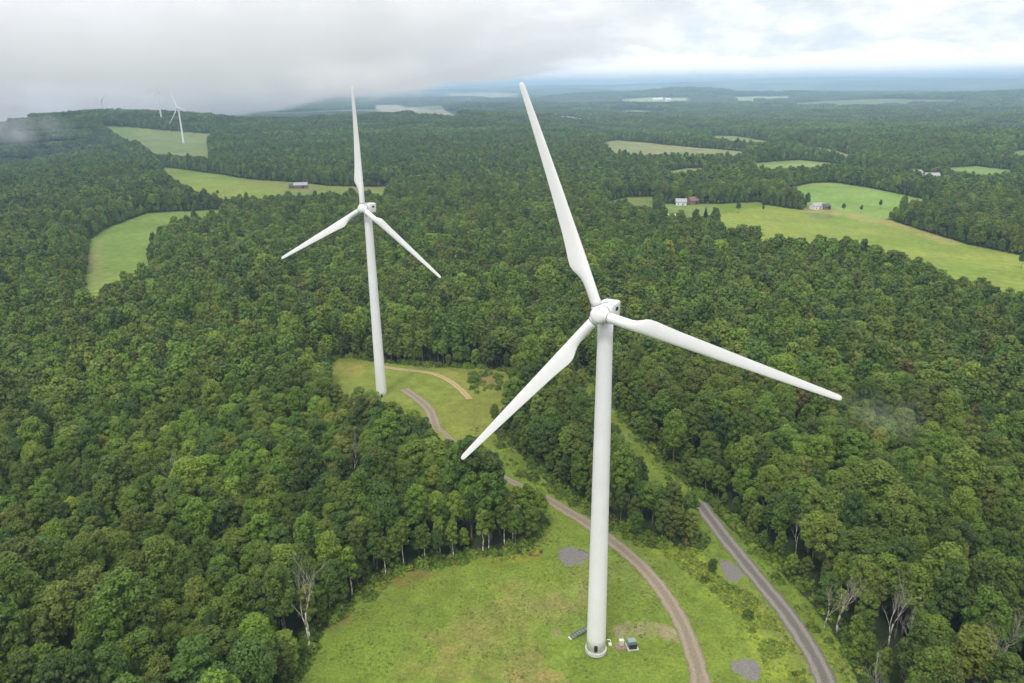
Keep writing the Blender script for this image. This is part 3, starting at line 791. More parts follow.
nx1, ny1 = hexpts(4.7, 60, 560, 1, .38)
m = ~is_clear(nx1, ny1, .9); nx1, ny1 = nx1[m], ny1[m]
for line, wd in ((road1, 4.5), (road2, 5.5)):
    m = edge_dist(line, nx1, ny1, False) > wd; nx1, ny1 = nx1[m], ny1[m]
mx1, my1 = hexpts(6.6, 560, 1700, 2, .4); m = ~is_clear(mx1, my1, 1.); mx1, my1 = mx1[m], my1[m]
fx1, fy1 = hexpts(7, 1700, 4200, 3)
near_edge = is_clear(fx1, fy1, 48) & ~is_clear(fx1, fy1, 1); fx1, fy1 = fx1[near_edge], fy1[near_edge]
px1, py1 = hexpts(47, 1690, 4200, 4, .2); m = ~is_clear(px1, py1, 36); px1, py1 = px1[m], py1[m]
qx1, qy1 = hexpts(88, 4200, 9500, 5, .2); m = ~is_clear(qx1, qy1, 60) & ~(noise2(qx1, qy1, 9, 620) > .62); qx1, qy1 = qx1[m], qy1[m]
print('trees', len(nx1), len(mx1), len(fx1), len(px1), len(qx1))

# --- dead and birch trees first: they take the place of other trees
def tube_tree(seed, h, r0, depth, spread, up=.35):
    r = np.random.default_rng(seed); mb = MB()
    def grow(p, d, L, rad_, k):
        segs = 3; q = p
        for s in range(segs):
            d = (d + Vector(r.normal(0, .13, 3)) + Vector((0, 0, up * .12))).normalized(); e = q + d * (L / segs)
            r1_ = rad_ * (1 - .16); mb.tube(q, e, rad_, r1_, 6 if k > 1 else 4); rad_ = r1_; q = e
            if k > 0 and (s > 0 or k < depth):
                for _ in range(1 + (r.random() < .45)):
                    a = Vector(r.normal(0, 1, 3)); a = (a - d * a.dot(d)).normalized()
                    nd = (d + a * spread * r.uniform(.7, 1.3) + Vector((0, 0, up))).normalized()
                    grow(q, nd, L * r.uniform(.5, .75), rad_ * .6, k - 1)
    grow(Vector((0, 0, -.5)), Vector((0, 0, 1)), h, r0, depth)
    return mb


DEADM = [tube_tree(40 + k, 6.6, .2, 4, .55, .5).mesh('bare_trunk', MAT['deadwood'], True) for k in range(3)]
taken = []
dead = [(845, 583, 0, 1.15), (828, 600, 1, .7), (893, 612, 1, 1.0), (918, 625, 2, .8), (966, 628, 0, .8), (1008, 640, 2, 1.), (985, 668, 1, 1.05), (880, 672, 2, .9), (904, 668, 0, .95), (960, 672, 0, .8),
        (302, 600, 1, .95), (181, 470, 2, .9), (276, 442, 0, .75), (351, 455, 1, .75), (402, 448, 2, .85), (818, 492, 0, .85), (622, 445, 2, .7), (798, 530, 1, .7)]
where = ['beside the dark road at right', 'left of the largest bare crown', 'right of the largest bare crown', 'deep in the right woods', 'in the lower right woods, slim', 'at the far right edge', 'near the bottom right corner', 'at the bottom edge right of the road', 'pale and tall near the bottom right', 'between two others at the bottom right',
         'beside the left edge of the mown clearing', 'rising from the left woods', 'in the left woods below the second turbine', 'right below the second turbine', 'below the second clearing', 'in the middle of the right woods', 'behind the nearest tower', 'above the dark road']
for k, (px, py, v, s) in enumerate(dead):
    s *= 1.22 if px > 560 else 1.55; p = at(px, py, 10 * s); u_ = p / np.linalg.norm(p); taken += [(p[0], p[1], 2.9), (p[0] - u_[0] * 4.5, p[1] - u_[1] * 4.5, 2.6), (p[0] - u_[0] * 8, p[1] - u_[1] * 8, 2.0)]; z = hz(*p)
    t = empty('dead_tree', (p[0], p[1], z), k * 1.7); t.scale = (s, s, s * 1.15)
    tag(t, ['bleached leafless tree ', 'bare forked pale tree ', 'grey leafless tree '][v] + where[k], 'dead tree', 'dead trees in the woods')
    link('trunk', DEADM[v], t)

BIR = []
for k in range(3):
    cV, Lb = crown(300 + k, 2.2, 3.6, 15.0, 22, 1700, .25, lobe=.34, tilt=.8)
    tr = MB(); r = np.random.default_rng(k); q_ = Vector((0, 0, -.5))
    for s in range(6):
        e_ = Vector((r.uniform(-.2, .2), r.uniform(-.2, .2), 2.4 * (s + 1))); tr.tube(q_, e_, .17 * (1 - .13 * s), .17 * (1 - .13 * (s + 1)), 7); q_ = e_
    BIR.append((leafmesh('crown', cV, LEAF[('olive green', 'light green', 'mid green')[k]]), tr.mesh('trunk', MAT['birch'], True)))
birch = [(482, 554), (494, 552), (510, 548), (516, 546), (449, 559), (431, 565), (460, 557), (357, 598), (333, 619), (389, 576), (410, 570), (534, 536), (312, 640), (544, 518), (770, 550), (838, 626), (852, 662)]
for k, (px, py) in enumerate(birch):
    p = at(px, py) + rng.uniform(-1.5, 1.5, 2) + np.array([-1.2 if px < 560 else 1.2, 1.]); s = .7 + .4 * rng.random()
    left = px < 560
    t = empty('birch_tree', (p[0], p[1], hz(*p)), rng.uniform(0, 6)); t.scale = (s, s, s); taken.append((p[0], p[1], 1.7))
    tag(t, ('slender %s birch with pale trunk along the %s') % (('olive green', 'light green', 'mid green')[k % 3], 'left rim of the mown clearing' if left else 'right side of the dark road'), 'birch tree', 'birches along the %s' % ('clearing' if left else 'road'))
    link('crown', BIR[k % 3][0], t); link('trunk', BIR[k % 3][1], t)
for tx_, ty_, rr_ in taken:
    m = np.hypot(nx1 - tx_, ny1 - ty_) > rr_; nx1, ny1 = nx1[m], ny1[m]

# --- conifers and lone trees by the fields
def conifer(seed, h, R):
    r = np.random.default_rng(seed); n = 900; t = r.random(n) ** .7; a = r.uniform(0, 6.283, n)
    tier = 1 - .35 * ((t * 9) % 1); rad_ = R * (1 - t) * tier * r.uniform(.6, 1, n) + .05
    P = np.stack([rad_ * np.cos(a), rad_ * np.sin(a), .4 + t * (h - .4)], 1)
    Nn = np.stack([np.cos(a) * .6, np.sin(a) * .6, np.full(n, .8)], 1) + r.normal(0, .3, (n, 3)); Nn /= np.linalg.norm(Nn, axis=1)[:, None]
    return quads(P, Nn, .05 * h * r.uniform(.6, 1.2, n) * (1.2 - .6 * t), r)
CONM = leaf_mat('spruce_needles', (.022, .052, .022))
cc = leafmesh('crown', conifer(5, 10, 2.7), CONM); ct = MB().tube((0, 0, -.3), (0, 0, 9), .2, .03).mesh('trunk', MAT['bark'], True)
for px, py, s, lab in ((705, 224, 1.5, 'dark spruce at the corner of the big meadow, taller of a pair'), (697, 222, 1.1, 'dark spruce at the corner of the big meadow, shorter of a pair')):
    p = ground_pt(px, py); t = empty('spruce_tree', p, px); t.scale = (s,) * 3; tag(t, lab, 'spruce tree'); link('crown', cc, t); link('trunk', ct, t)
p = ground_pt(712, 573); t = empty('shrub', p, 1.); t.scale = (.42, .42, .33); tag(t, 'small lone dark green shrub on the grass between the two roads', 'shrub'); link('crown', EDGE[3]['crown'], t); link('trunk', EDGE[3]['trunk'], t)
lone = [(738, 213, .7, 'lone round tree in the big meadow near the spruce pair'), (763, 212, .45, 'small bush in the upper corner of the big meadow'), (1021, 269, .8, 'lone dark bush in the big meadow at the right edge'), (880, 209, .6, 'small lone tree at the lower edge of the square field'),
        (903, 212, 1.1, 'dark round tree at the corner of the square field'), (779, 163, .8, 'single tree at the top of the far strip field'), (218, 196, .5, 'single tree in the yellow green field'), (327, 190, .9, 'round tree right of the grey roofed barn'), (843, 212, .6, 'bush right of the dark shed by the big meadow'), (861, 213, .5, 'small bush on the tan strip above the big meadow')]
for k, (px, py, s, lab) in enumerate(lone):
    p = ground_pt(px, py); t = empty('deciduous_tree', p, k); t.scale = (s,) * 3; tag(t, lab, 'tree')
    link('crown', HI[2 if k % 2 else 5]['crown'], t); link('trunk', HI[2 if k % 2 else 5]['trunk'], t)

# --- the nearest trees as things, all others as one forest
D1 = np.hypot(nx1, ny1); z1 = height(nx1, ny1)
pr1 = rng.choice(10, len(nx1), p=PROB); rot1 = rng.uniform(0, 6.283, len(nx1)); sc1 = np.clip(rng.normal(1.04, .2, len(nx1)), .55, 1.5)
sc1 *= .84 + .26 * noise2(nx1, ny1, 61, 34)
# woodland margins are a little lower
edge_m = is_clear(nx1, ny1, 6.5); sc1[edge_m] *= rng.uniform(.6, .95, edge_m.sum())
edge_p = edge_m & (rng.random(len(nx1)) < .84); pr1[edge_p] = 10 + rng.integers(0, 4, edge_p.sum())
HI_ALL = HI + EDGE[0::3]; MID_ALL = MID + EDGE[1::3]; FAR_ALL = FAR + EDGE[2::3]
ppx, ppy, _ = project(nx1, ny1, z1 + 11)
cand = np.where((ppx > 4) & (ppx < 1020) & (ppy > 0) & (ppy < 690))[0]
cand = cand[np.argsort(D1[cand])][:292]
solo = np.zeros(len(nx1), bool); solo[cand] = True
d_r1 = edge_dist(road1, nx1, ny1, False); d_r2 = edge_dist(road2, nx1, ny1, False)
for i in cand:
    P_ = HI_ALL[pr1[i]]; s = sc1[i]
    if d_r2[i] < 60 and ppx[i] > 700 or ppx[i] > 760:
        reg = ('at the edge of the dark road' if d_r2[i] < 13 else 'in the woods right of the dark road')
    elif ppx[i] > 545: reg = 'in the wooded wedge between the two roads'
    else: reg = 'on the left rim of the mown clearing' if edge_m[i] else 'in the dense woods left of the mown clearing'
    size = 'small' if s < .82 else 'tall' if s > 1.14 else 'rounded'
    t = empty('deciduous_tree', (nx1[i], ny1[i], z1[i]), rot1[i]); w_ = rng.normal(1, .12); t.scale = (s * w_, s * w_, s * rng.normal(1.02, .08))
    tag(t, f"{size} {P_['col']} broadleaf tree {reg}", 'tree', f"{size} {P_['col']} trees {reg}")
    link('crown', P_['crown'], t); link('trunk', P_['trunk'], t)


def scatter(name, groups, label, cat):
    """groups: (source object, xyz, rot, scale): ONE object that draws a copy of each source on its points"""
    V, pid, ro, sc_ = [], [], [], []; objs = []
    for o, xyz, r_, s_ in groups:
        if not len(xyz): continue
        k = len(objs); objs.append(o); V.append(xyz); pid.append(np.full(len(xyz), k)); ro.append(r_); sc_.append(s_)
    V = np.vstack(V); pid = np.concatenate(pid); ro = np.concatenate(ro); sc_ = np.concatenate(sc_)
    me = bpy.data.meshes.new(name); me.vertices.add(len(V)); me.vertices.foreach_set('co', V.astype(np.float32).ravel())
    for nme, ty, da in (('pid', 'INT', pid.astype(np.int32)), ('turn', 'FLOAT', ro.astype(np.float32))):
        me.attributes.new(nme, ty, 'POINT').data.foreach_set('value', da)
    u_ = rng.normal(1, .13, len(V)).clip(.7, 1.4) * sc_; v_ = rng.normal(1, .08, len(V)).clip(.75, 1.3) * sc_
    me.attributes.new('size', 'FLOAT_VECTOR', 'POINT').data.foreach_set('vector', np.stack([u_, u_, v_], 1).astype(np.float32).ravel())
    ob = link(name, me); tag(ob, label, cat, kind='stuff')
    ng = bpy.data.node_groups.new(name, 'GeometryNodeTree')
    ng.interface.new_socket('Geometry', in_out='INPUT', socket_type='NodeSocketGeometry'); ng.interface.new_socket('Geometry', in_out='OUTPUT', socket_type='NodeSocketGeometry')
    n_ = ng.nodes.new; L = ng.links.new
    gi, go = n_('NodeGroupInput'), n_('NodeGroupOutput'); jo = n_('GeometryNodeJoinGeometry')
    def attr(nm, ty):
        a = n_('GeometryNodeInputNamedAttribute'); a.data_type = ty; a.inputs['Name'].default_value = nm; return a.outputs['Attribute']
    ap, ar, as_ = attr('pid', 'INT'), attr('turn', 'FLOAT'), attr('size', 'FLOAT_VECTOR')
    cx = n_('ShaderNodeCombineXYZ'); L(ar, cx.inputs['Z'])
    for k, o in enumerate(objs):
        oi = n_('GeometryNodeObjectInfo'); oi.inputs['Object'].default_value = o; oi.inputs['As Instance'].default_value = False
        cmp_ = n_('FunctionNodeCompare'); cmp_.data_type = 'INT'; cmp_.operation = 'EQUAL'
        ia, ib = [s for s in cmp_.inputs if s.type == 'INT'][:2]; L(ap, ia); ib.default_value = k
        ip = n_('GeometryNodeInstanceOnPoints'); L(gi.outputs[0], ip.inputs['Points']); L(cmp_.outputs[0], ip.inputs['Selection']); L(oi.outputs['Geometry'], ip.inputs['Instance'])
        L(cx.outputs[0], ip.inputs['Rotation']); L(as_, ip.inputs['Scale']); L(ip.outputs[0], jo.inputs[0])
    L(jo.outputs[0], go.inputs[0])
    md = ob.modifiers.new('scatter', 'NODES'); md.node_group = ng
    return ob


G = []
def fill(x, y, protos, prob, smin, smax, zoff=0., pre=None):
    n = len(x); k = rng.choice(len(protos), n, p=prob) if pre is None else pre[0]
    ro = rng.uniform(0, 6.283, n) if pre is None else pre[1]; s = np.clip(rng.normal((smin + smax) / 2, (smax - smin) / 4, n), smin, smax) if pre is None else pre[2]
    z = height(x, y) + zoff; P = np.stack([x, y, z], 1)
    for j, o in enumerate(protos):
        m = k == j
        G.append((o, P[m], ro[m], s[m]))
r_ = ~solo; a_ = r_ & (D1 < 300); b_ = r_ & (D1 >= 300)
fill(nx1[a_], ny1[a_], [p['obj'] for p in HI_ALL], None, 0, 0, 0, (pr1[a_], rot1[a_], sc1[a_]))
fill(nx1[b_], ny1[b_], [p['obj'] for p in MID_ALL], None, 0, 0, 0, (pr1[b_], rot1[b_], sc1[b_]))
nm = np.hypot(mx1, my1) < 900; em = is_clear(mx1, my1, 6); ef = is_clear(fx1, fy1, 8); q4 = np.full(4, .25)
fill(mx1[nm & ~em], my1[nm & ~em], [p['obj'] for p in MID], PROB, .78, 1.4)
fill(mx1[~nm & ~em], my1[~nm & ~em], [p['obj'] for p in FAR], PROBF, .8, 1.35)
fill(mx1[nm & em], my1[nm & em], [p['obj'] for p in EDGE[1::3]], q4, .8, 1.15)
fill(mx1[~nm & em], my1[~nm & em], [p['obj'] for p in EDGE[2::3]], q4, .85, 1.15)
fill(fx1[~ef], fy1[~ef], [p['obj'] for p in FAR], PROBF, .95, 1.35)
fill(fx1[ef], fy1[ef], [p['obj'] for p in EDGE[2::3]], q4, .95, 1.25)
bx1, by1 = hexpts(3.6, 560, 2300, 12, .4); m = is_clear(bx1, by1, 4.) & ~is_clear(bx1, by1, .3); bx1, by1 = bx1[m], by1[m]
fill(bx1, by1, [p['obj'] for p in EDGE[2::3]], q4, .25, .7)
fill(px1, py1, PATCH, np.full(5, .2), .85, 1.15, -1.)
fill(qx1, qy1, PATCH, np.full(5, .2), 1.5, 2.0, -6.)
scatter('forest', G, 'dense broadleaf forest stretching from the clearing to the far hills', 'forest')

# --- weeds and low bushes along the clearing and between the roads
def bush(seed, R, n, ls, h=1.0):
    r = np.random.default_rng(seed); d = r.normal(size=(n, 3)); d[:, 2] = abs(d[:, 2]); d /= np.linalg.norm(d, axis=1)[:, None]
    k = R * (1 + .25 * np.sin(d[:, 0] * 5 + seed) * np.sin(d[:, 1] * 4)) * r.uniform(.6, 1.05, n)
    P = d * k[:, None] * np.array([1, 1, h]); Nn = d + r.normal(0, .4, (n, 3)) + np.array([0, 0, .5]); Nn /= np.linalg.norm(Nn, axis=1)[:, None]
    return quads(P, Nn, ls * r.uniform(.5, 1.3, n), r)
WE = [joined('weed_source', bush(1, .75, 90, .16, .8), None, leaf_mat('goldenrod_green', (.27, .33, .035)), MAT['bark']),
      joined('weed_source', bush(2, .7, 90, .16, .9), None, leaf_mat('weed_green', (.18, .26, .035)), MAT['bark']),
      joined('weed_source', bush(3, .6, 70, .15, .9), None, leaf_mat('weed_russet', (.2, .14, .06)), MAT['bark']),
      joined('bush_source', bush(4, 1.9, 420, .24, 1.1), None, LEAF['mid green'], MAT['bark']),
      joined('bush_source', bush(5, 1.6, 380, .24, 1.2), None, LEAF['light green'], MAT['bark'])]
G2 = []
def weeds(P, n, prob, smin=.5, smax=1.2, seed=0):
    r = np.random.default_rng(seed); lo, hi = P.min(0), P.max(0); x = r.uniform(lo[0], hi[0], n * 6); y = r.uniform(lo[1], hi[1], n * 6)
    m = inside(P, x, y) & (edge_dist(road1, x, y, False) > 3.2) & (edge_dist(road2, x, y, False) > 3.3)
    m &= noise2(x, y, 77, 4.5) > .3
    x, y = x[m][:n], y[m][:n]; k = r.choice(5, len(x), p=prob); s = smin + (smax - smin) * r.random(len(x)) ** 1.8; z = height(x, y) - .05
    for j in range(5):
        w = k == j; G2.append((WE[j], np.stack([x[w], y[w], z[w]], 1), r.uniform(0, 6.28, w.sum()), s[w]))
weeds(poly([(640, 527), (680, 546), (706, 552), (716, 575), (757, 598), (790, 640), (814, 690), (772, 690), (755, 640), (715, 592), (664, 556)]), 1500, [.58, .385, .03, .005, .0], .3, .9, 1)
weeds(poly([(466, 561), (480, 548), (540, 543), (548, 520), (552, 530), (540, 556), (500, 563)]), 160, [.5, .3, .2, 0, 0], .4, 1., 2)
weeds(poly([(312, 660), (330, 622), (385, 576), (470, 556), (474, 560), (395, 582), (340, 622), (318, 665)]), 420, [.2, .4, .25, .1, .05], .4, 1.1, 3)
weeds(poly([(545, 482), (600, 515), (650, 545), (640, 548), (590, 518), (540, 486)]), 220, [.25, .5, .1, .1, .05], .4, 1., 4)
weeds(poly([(700, 540), (650, 460), (600, 395), (580, 370), (590, 370), (625, 405), (672, 460), (735, 527), (828, 620), (860, 690), (845, 690), (812, 632), (742, 548), (704, 510)]), 1100, [.3, .56, .04, .06, .04], .35, .9, 5)
weeds(poly([(470, 372), (505, 372), (500, 390), (478, 398), (470, 388)]), 160, [.2, .4, .25, .1, .05], .6, 1.4, 6)
weeds(poly([(462, 432), (484, 424), (545, 482), (590, 512), (580, 516), (530, 492), (500, 468)]), 200, [.3, .5, .1, .07, .03], .4, 1., 7)
ux, uy = hexpts(2.2, 60, 620, 9, .4)
m = is_clear(ux, uy, 4.2) & ~is_clear(ux, uy, .2) & (edge_dist(road1, ux, uy, False) > 3.5) & (edge_dist(road2, ux, uy, False) > 3.8); ux, uy = ux[m], uy[m]
k_ = rng.choice(5, len(ux), p=[.1, .22, .06, .4, .22]); s_ = np.where(k_ > 2, rng.uniform(.5, 1.25, len(ux)), rng.uniform(.8, 1.6, len(ux)))
for j in range(5):
    w_ = k_ == j; G2.append((WE[j], np.stack([ux[w_], uy[w_], height(ux[w_], uy[w_]) - .1], 1), rng.uniform(0, 6.28, w_.sum()), s_[w_]))
scatter('undergrowth', G2, 'tall weeds and low bushes along the clearing edges and road banks', 'undergrowth')

def tuft(seed, n, h):
    r = np.random.default_rng(seed); P = np.stack([r.normal(0, .12, n), r.normal(0, .12, n), r.uniform(.02, h, n)], 1)
    Nn = np.stack([r.normal(0, .22, n), r.normal(0, .22, n), np.ones(n)], 1); Nn /= np.linalg.norm(Nn, axis=1)[:, None]
    return quads(P, Nn, r.uniform(.05, .11, n), r, .4)
TU = [joined('tuft_source', tuft(60 + k, 12, .1), None, leaf_mat(nm, c), MAT['bark']) for k, (nm, c) in enumerate((('tuft_green', (.15, .205, .032)), ('tuft_pale', (.2, .22, .045)), ('tuft_straw', (.23, .21, .07)), ('tuft_deep', (.13, .185, .03))))]
Pm = CLEAR[0][0]; r_t = np.random.default_rng(91); lo, hi = Pm.min(0), Pm.max(0)
tx1 = r_t.uniform(lo[0], hi[0], 120000); ty1 = r_t.uniform(max(lo[1], 80), hi[1], 120000)
m = inside(Pm, tx1, ty1) & (edge_dist(road1, tx1, ty1, False) > 2.0) & (edge_dist(road2, tx1, ty1, False) > 2.3) & (np.hypot(tx1 - T1[0], ty1 - T1[1]) > 2.7) & (noise2(tx1, ty1, 92, 5.) > .5)
for gx_, gy_ in ((573, 556), (747, 669), (731, 571)):
    g_ = at(gx_, gy_); m &= np.hypot(tx1 - g_[0], ty1 - g_[1]) > 3.4
tx1, ty1 = tx1[m][:5000], ty1[m][:5000]; tz1 = height(tx1, ty1)
kt = np.where(noise2(tx1, ty1, 93, 7) > .6, r_t.choice(4, len(tx1), p=[.2, .4, .35, .05]), r_t.choice(4, len(tx1), p=[.5, .18, .04, .28]))
scatter('grass', [(TU[j], np.stack([tx1, ty1, tz1], 1)[kt == j], r_t.uniform(0, 6.28, (kt == j).sum()), r_t.uniform(.5, 1.5, (kt == j).sum())) for j in range(4)], 'uneven tufts of rough grass over the mown turbine clearing', 'grass')

# ------------------------------------------------------------------ air
def volume_mat(name, color, dens, aniso=0.):
    m, nt, out = nodes(name)
    v = N(nt, 'ShaderNodeVolumePrincipled', ins={'Color': (*color, 1), 'Density': dens, 'Anisotropy': aniso}); nt.links.new(v.outputs[0], out.inputs['Volume'])
    return m


hb = MB().box(-36000, 36000, -36000, 36000, float(gz.min()) - 1.5, 222.)
haze = hb.build('haze', volume_mat('haze_air', (.52, .74, 1.0), 1.15e-4))
tag(haze, 'pale blue haze over the whole valley', 'haze', kind='stuff')

def cloud_mat():
    m, nt, out = nodes('low_cloud'); L = nt.links.new
    ge = N(nt, 'ShaderNodeNewGeometry'); se = N(nt, 'ShaderNodeSeparateXYZ'); L(ge.outputs['Position'], se.inputs[0])
    def mt(op, a, b=None, c=None):
        n = N(nt, 'ShaderNodeMath', operation=op)
        for i, v in enumerate((a, b, c)):
            if v is None: continue
            if isinstance(v, (int, float)): n.inputs[i].default_value = v
            else: L(v, n.inputs[i])
        return n.outputs[0]
    def mr(v, a, b, c=0., d=1.):
        n = N(nt, 'ShaderNodeMapRange', interpolation_type='SMOOTHSTEP'); L(v, n.inputs['Value'])
        for k, x in zip(('From Min', 'From Max', 'To Min', 'To Max'), (a, b, c, d)): n.inputs[k].default_value = x
        return n.outputs[0]
    no = N(nt, 'ShaderNodeTexNoise', ins={'Scale': .0030, 'Detail': 5., 'Roughness': .62}); L(ge.outputs['Position'], no.inputs['Vector'])
    n2 = N(nt, 'ShaderNodeTexNoise', ins={'Scale': .0075, 'Detail': 5., 'Roughness': .65}); L(ge.outputs['Position'], n2.inputs['Vector'])
    # ragged underside: lower far away on the left, lifting towards the right
    base = mt('ADD', mt('MULTIPLY_ADD', no.outputs['Fac'], -190., 232.), mr(se.outputs['X'], -500., 500., 0., 60.))
    base = mt('ADD', base, mt('MULTIPLY', mr(se.outputs['Y'], 2250., 2900., 0., -115.), mr(mt('ADD', mt('MULTIPLY_ADD', se.outputs['Y'], .24, se.outputs['X']), mt('MULTIPLY_ADD', n2.outputs['Fac'], 2400., -1200.)), 900., -700.)))
    base = mt('ADD', base, mt('MULTIPLY', mr(se.outputs['X'], -1150., -1700., 0., -90.), mr(se.outputs['Y'], 1300., 2500.)))
    d = mr(mt('SUBTRACT', se.outputs['Z'], base), 0., 34.)
    side = mt('MULTIPLY', mr(se.outputs['X'], 500., -150.), mr(se.outputs['Y'], 420., 900.))
    lump = mr(n2.outputs['Fac'], .38, .58, .10, 1.8)
    den = mt('MULTIPLY', mt('MULTIPLY', mt('MULTIPLY', d, lump), side), CLOUD_DENS)
    v = N(nt, 'ShaderNodeVolumePrincipled', ins={'Color': (.95, .958, 1., 1), 'Density': 0., 'Anisotropy': .2}); L(den, v.inputs['Density']); L(v.outputs[0], out.inputs['Volume'])
    m.cycles.volume_step_rate = .2
    return m


CLOUD_DENS = .0050
cl = MB().box(-4400, 520, 260, 5400, -20, 216).build('low_cloud', cloud_mat())
tag(cl, 'ragged grey cloud bank hanging low over the wooded ridge', 'cloud', kind='stuff')

def wisp_mat(name, sc, dens):
    m, nt, out = nodes(name); L = nt.links.new
    tc = N(nt, 'ShaderNodeTexCoord'); gr = N(nt, 'ShaderNodeTexGradient', gradient_type='QUADRATIC_SPHERE'); L(tc.outputs['Object'], gr.inputs['Vector'])
    ge = N(nt, 'ShaderNodeNewGeometry'); no = N(nt, 'ShaderNodeTexNoise', ins={'Scale': sc, 'Detail': 4.}); L(ge.outputs['Position'], no.inputs['Vector'])
    mr = N(nt, 'ShaderNodeMapRange', ins={'From Min': .42, 'From Max': .7, 'To Min': 0., 'To Max': dens}); L(no.outputs['Fac'], mr.inputs['Value'])
    mu = N(nt, 'ShaderNodeMath', operation='MULTIPLY'); L(gr.outputs['Fac'], mu.inputs[0]); L(mr.outputs[0], mu.inputs[1])
    v = N(nt, 'ShaderNodeVolumePrincipled', ins={'Color': (.97, .97, 1, 1)}); L(mu.outputs[0], v.inputs['Density']); L(v.outputs[0], out.inputs['Volume'])
    m.cycles.volume_step_rate = .3
    return m


def wisp(px, py, D, rx, ry, rz_, sc, dens, label):
    p = along(px, py, D); mb = MB().box(-1, 1, -1, 1, -1, 1)
    o = mb.build('mist', wisp_mat('mist_air', sc, dens)); o.location = tuple(p); o.scale = (rx, ry, rz_); tag(o, label, 'mist', kind='stuff')


wisp(354, 76, 296, 46, 34, 13, .05, .07, 'wisp of cloud round the upright blade tip of the second turbine')
wisp(882, 416, 205, 17, 14, 8, .13, .03, 'thin wisp of mist over the treetops in the right woods')
wisp(22, 130, 1750, 110, 110, 42, .02, .03, 'ragged patch of mist clinging to the left shoulder of the ridge')
wisp(128, 112, 2500, 150, 120, 42, .015, .014, 'thin mist drifting over the ridge top by the farthest turbine')

# ------------------------------------------------------------------ sky and light
SUN_EL, SUN_AZ = R_(58), R_(200)      # azimuth clockwise from +Y (north): behind the camera, a little to the left
w = bpy.data.worlds.new('World'); SC.world = w; w.use_nodes = True
nt = w.node_tree; nt.nodes.clear(); L = nt.links.new
out = nt.nodes.new('ShaderNodeOutputWorld'); bg = nt.nodes.new('ShaderNodeBackground'); bg.inputs['Strength'].default_value = .1
sky = nt.nodes.new('ShaderNodeTexSky'); sky.sky_type = 'NISHITA'; sky.sun_disc = False; sky.sun_elevation = SUN_EL; sky.sun_rotation = SUN_AZ
tc = nt.nodes.new('ShaderNodeTexCoord'); sep = nt.nodes.new('ShaderNodeSeparateXYZ'); L(tc.outputs['Generated'], sep.inputs[0])
def MT(op, a, b=None, c=None):
    n = nt.nodes.new('ShaderNodeMath'); n.operation = op
    for i, v in enumerate((a, b, c)):
        if v is None: continue
        if isinstance(v, (int, float)): n.inputs[i].default_value = v
        else: L(v, n.inputs[i])
    return n.outputs[0]
def MR(v, a, b, c=0., d=1., smooth_=True):
    n = nt.nodes.new('ShaderNodeMapRange'); n.interpolation_type = 'SMOOTHSTEP' if smooth_ else 'LINEAR'
    L(v, n.inputs['Value'])
    for k, x in zip(('From Min', 'From Max', 'To Min', 'To Max'), (a, b, c, d)): n.inputs[k].default_value = x
    return n.outputs[0]
def NZ(vec, scale, det=6., rough=.55):
    n = nt.nodes.new('ShaderNodeTexNoise'); n.inputs['Scale'].default_value = scale; n.inputs['Detail'].default_value = det; n.inputs['Roughness'].default_value = rough; L(vec, n.inputs['Vector']); return n.outputs['Fac']
def MIXC(f, a, b):
    n = nt.nodes.new('ShaderNodeMix'); n.data_type = 'RGBA'
    if isinstance(f, float): n.inputs[0].default_value = f
    else: L(f, n.inputs[0])
    for i, v in ((6, a), (7, b)):
        if isinstance(v, tuple): n.inputs[i].default_value = (*v, 1)
        else: L(v, n.inputs[i])
    return n.outputs[2]
X, Y, Z = sep.outputs
azm = MT('ARCTAN2', X, Y)
def vec(a, b, c=0.):
    n = nt.nodes.new('ShaderNodeCombineXYZ')
    for i, v in enumerate((a, b, c)):
        if isinstance(v, (int, float)): n.inputs[i].default_value = v
        else: L(v, n.inputs[i])
    return n.outputs[0]
v1 = vec(MT('MULTIPLY', azm, 2.0), MT('MULTIPLY', Z, 4.6))
big = NZ(v1, 1.6, 4.)
fine = NZ(v1, 6., 8., .6)
K = 10.
grey = MIXC(MR(fine, .35, .7), (.80 * K, .81 * K, .86 * K), (1.02 * K, 1.02 * K, 1.05 * K))
pale = MIXC(MR(fine, .35, .62), (.63 * K, .70 * K, .75 * K), (.86 * K, .87 * K, .88 * K))
side = MR(MT('ADD', azm, MT('MULTIPLY', MT('SUBTRACT', big, .5), 1.0)), -.18, .28)
low = MIXC(side, grey, pale)
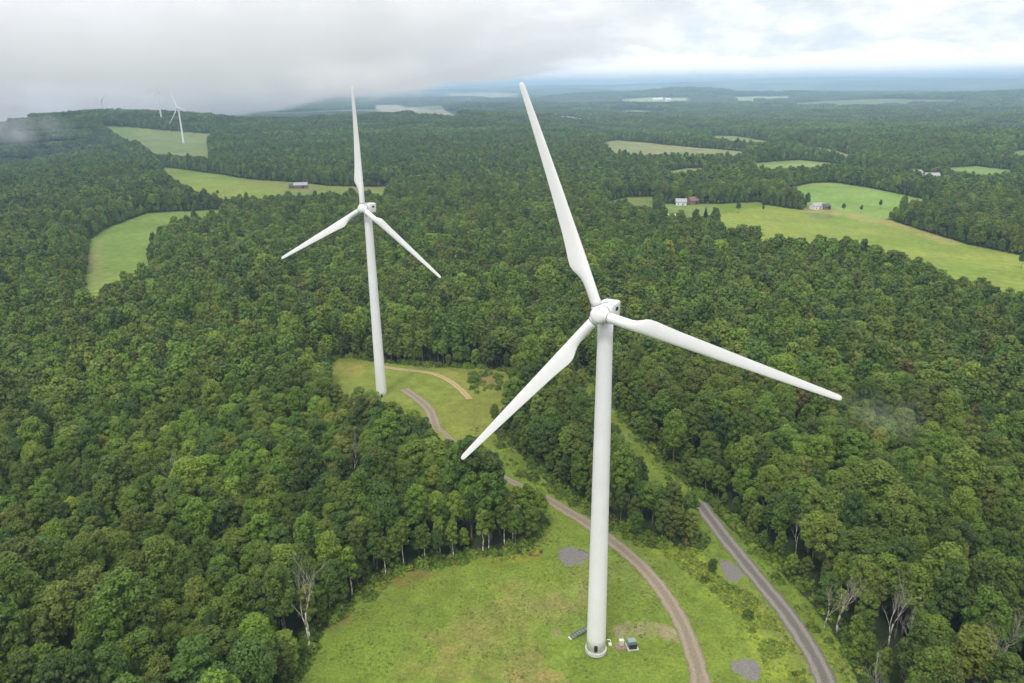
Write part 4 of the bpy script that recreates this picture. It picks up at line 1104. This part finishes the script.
# cumulus bank above the horizon on the right
bank = MT('SUBTRACT', MT('ADD', MT('MULTIPLY', MT('SUBTRACT', NZ(v1, 3.6, 9., .62), .5), .12), .036), Z)
bm = MT('MULTIPLY', MT('MULTIPLY', MR(bank, -.002, .008), MR(Z, .004, .016)), MR(azm, -.02, .2))
low = MIXC(MT('MULTIPLY', bm, .85), low, (1.06 * K, 1.06 * K, 1.06 * K))
hzn = MIXC(MR(azm, -.3, .2), (.55 * K, .58 * K, .63 * K), (.66 * K, .74 * K, .80 * K))
low = MIXC(MT('MULTIPLY', MR(Z, .022, -.01), .8), low, hzn)
# the rest of the dome: thick cloud with a trace of the clear sky behind
dome = MIXC(MR(NZ(vec(MT('DIVIDE', X, MT('ADD', Z, .25)), MT('DIVIDE', Y, MT('ADD', Z, .25))), 1.3, 5.), .35, .7), (.97 * K, .955 * K, .945 * K), (1.34 * K, 1.29 * K, 1.22 * K))
dome = MIXC(.85, sky.outputs[0], dome)
allc = MIXC(MR(Z, .14, .35), low, dome)
L(allc, bg.inputs['Color']); L(bg.outputs[0], out.inputs['Surface'])

sd = bpy.data.lights.new('sun', 'SUN'); sd.energy = 1.5; sd.angle = R_(11); sd.color = (1, .96, .9)
so = bpy.data.objects.new('sun', sd); C.objects.link(so)
dirv = Vector((math.sin(SUN_AZ) * math.cos(SUN_EL), math.cos(SUN_AZ) * math.cos(SUN_EL), math.sin(SUN_EL)))
so.rotation_euler = dirv.to_track_quat('Z', 'Y').to_euler(); so.location = (0, 0, 400)

# ------------------------------------------------------------------ render
SC.view_settings.view_transform = 'Standard'; SC.view_settings.look = 'None'; SC.view_settings.gamma = 1; SC.view_settings.exposure = .42; SC.view_settings.use_curve_mapping = False
cy = SC.cycles
cy.max_bounces = 6; cy.diffuse_bounces = 2; cy.glossy_bounces = 1; cy.transmission_bounces = 2; cy.volume_bounces = 5; cy.transparent_max_bounces = 8
cy.caustics_reflective = False; cy.caustics_refractive = False
cy.use_denoising = True
try: cy.denoiser = 'OPENIMAGEDENOISE'; cy.denoising_prefilter = 'ACCURATE'
except Exception: pass
SC.render.engine = 'CYCLES'
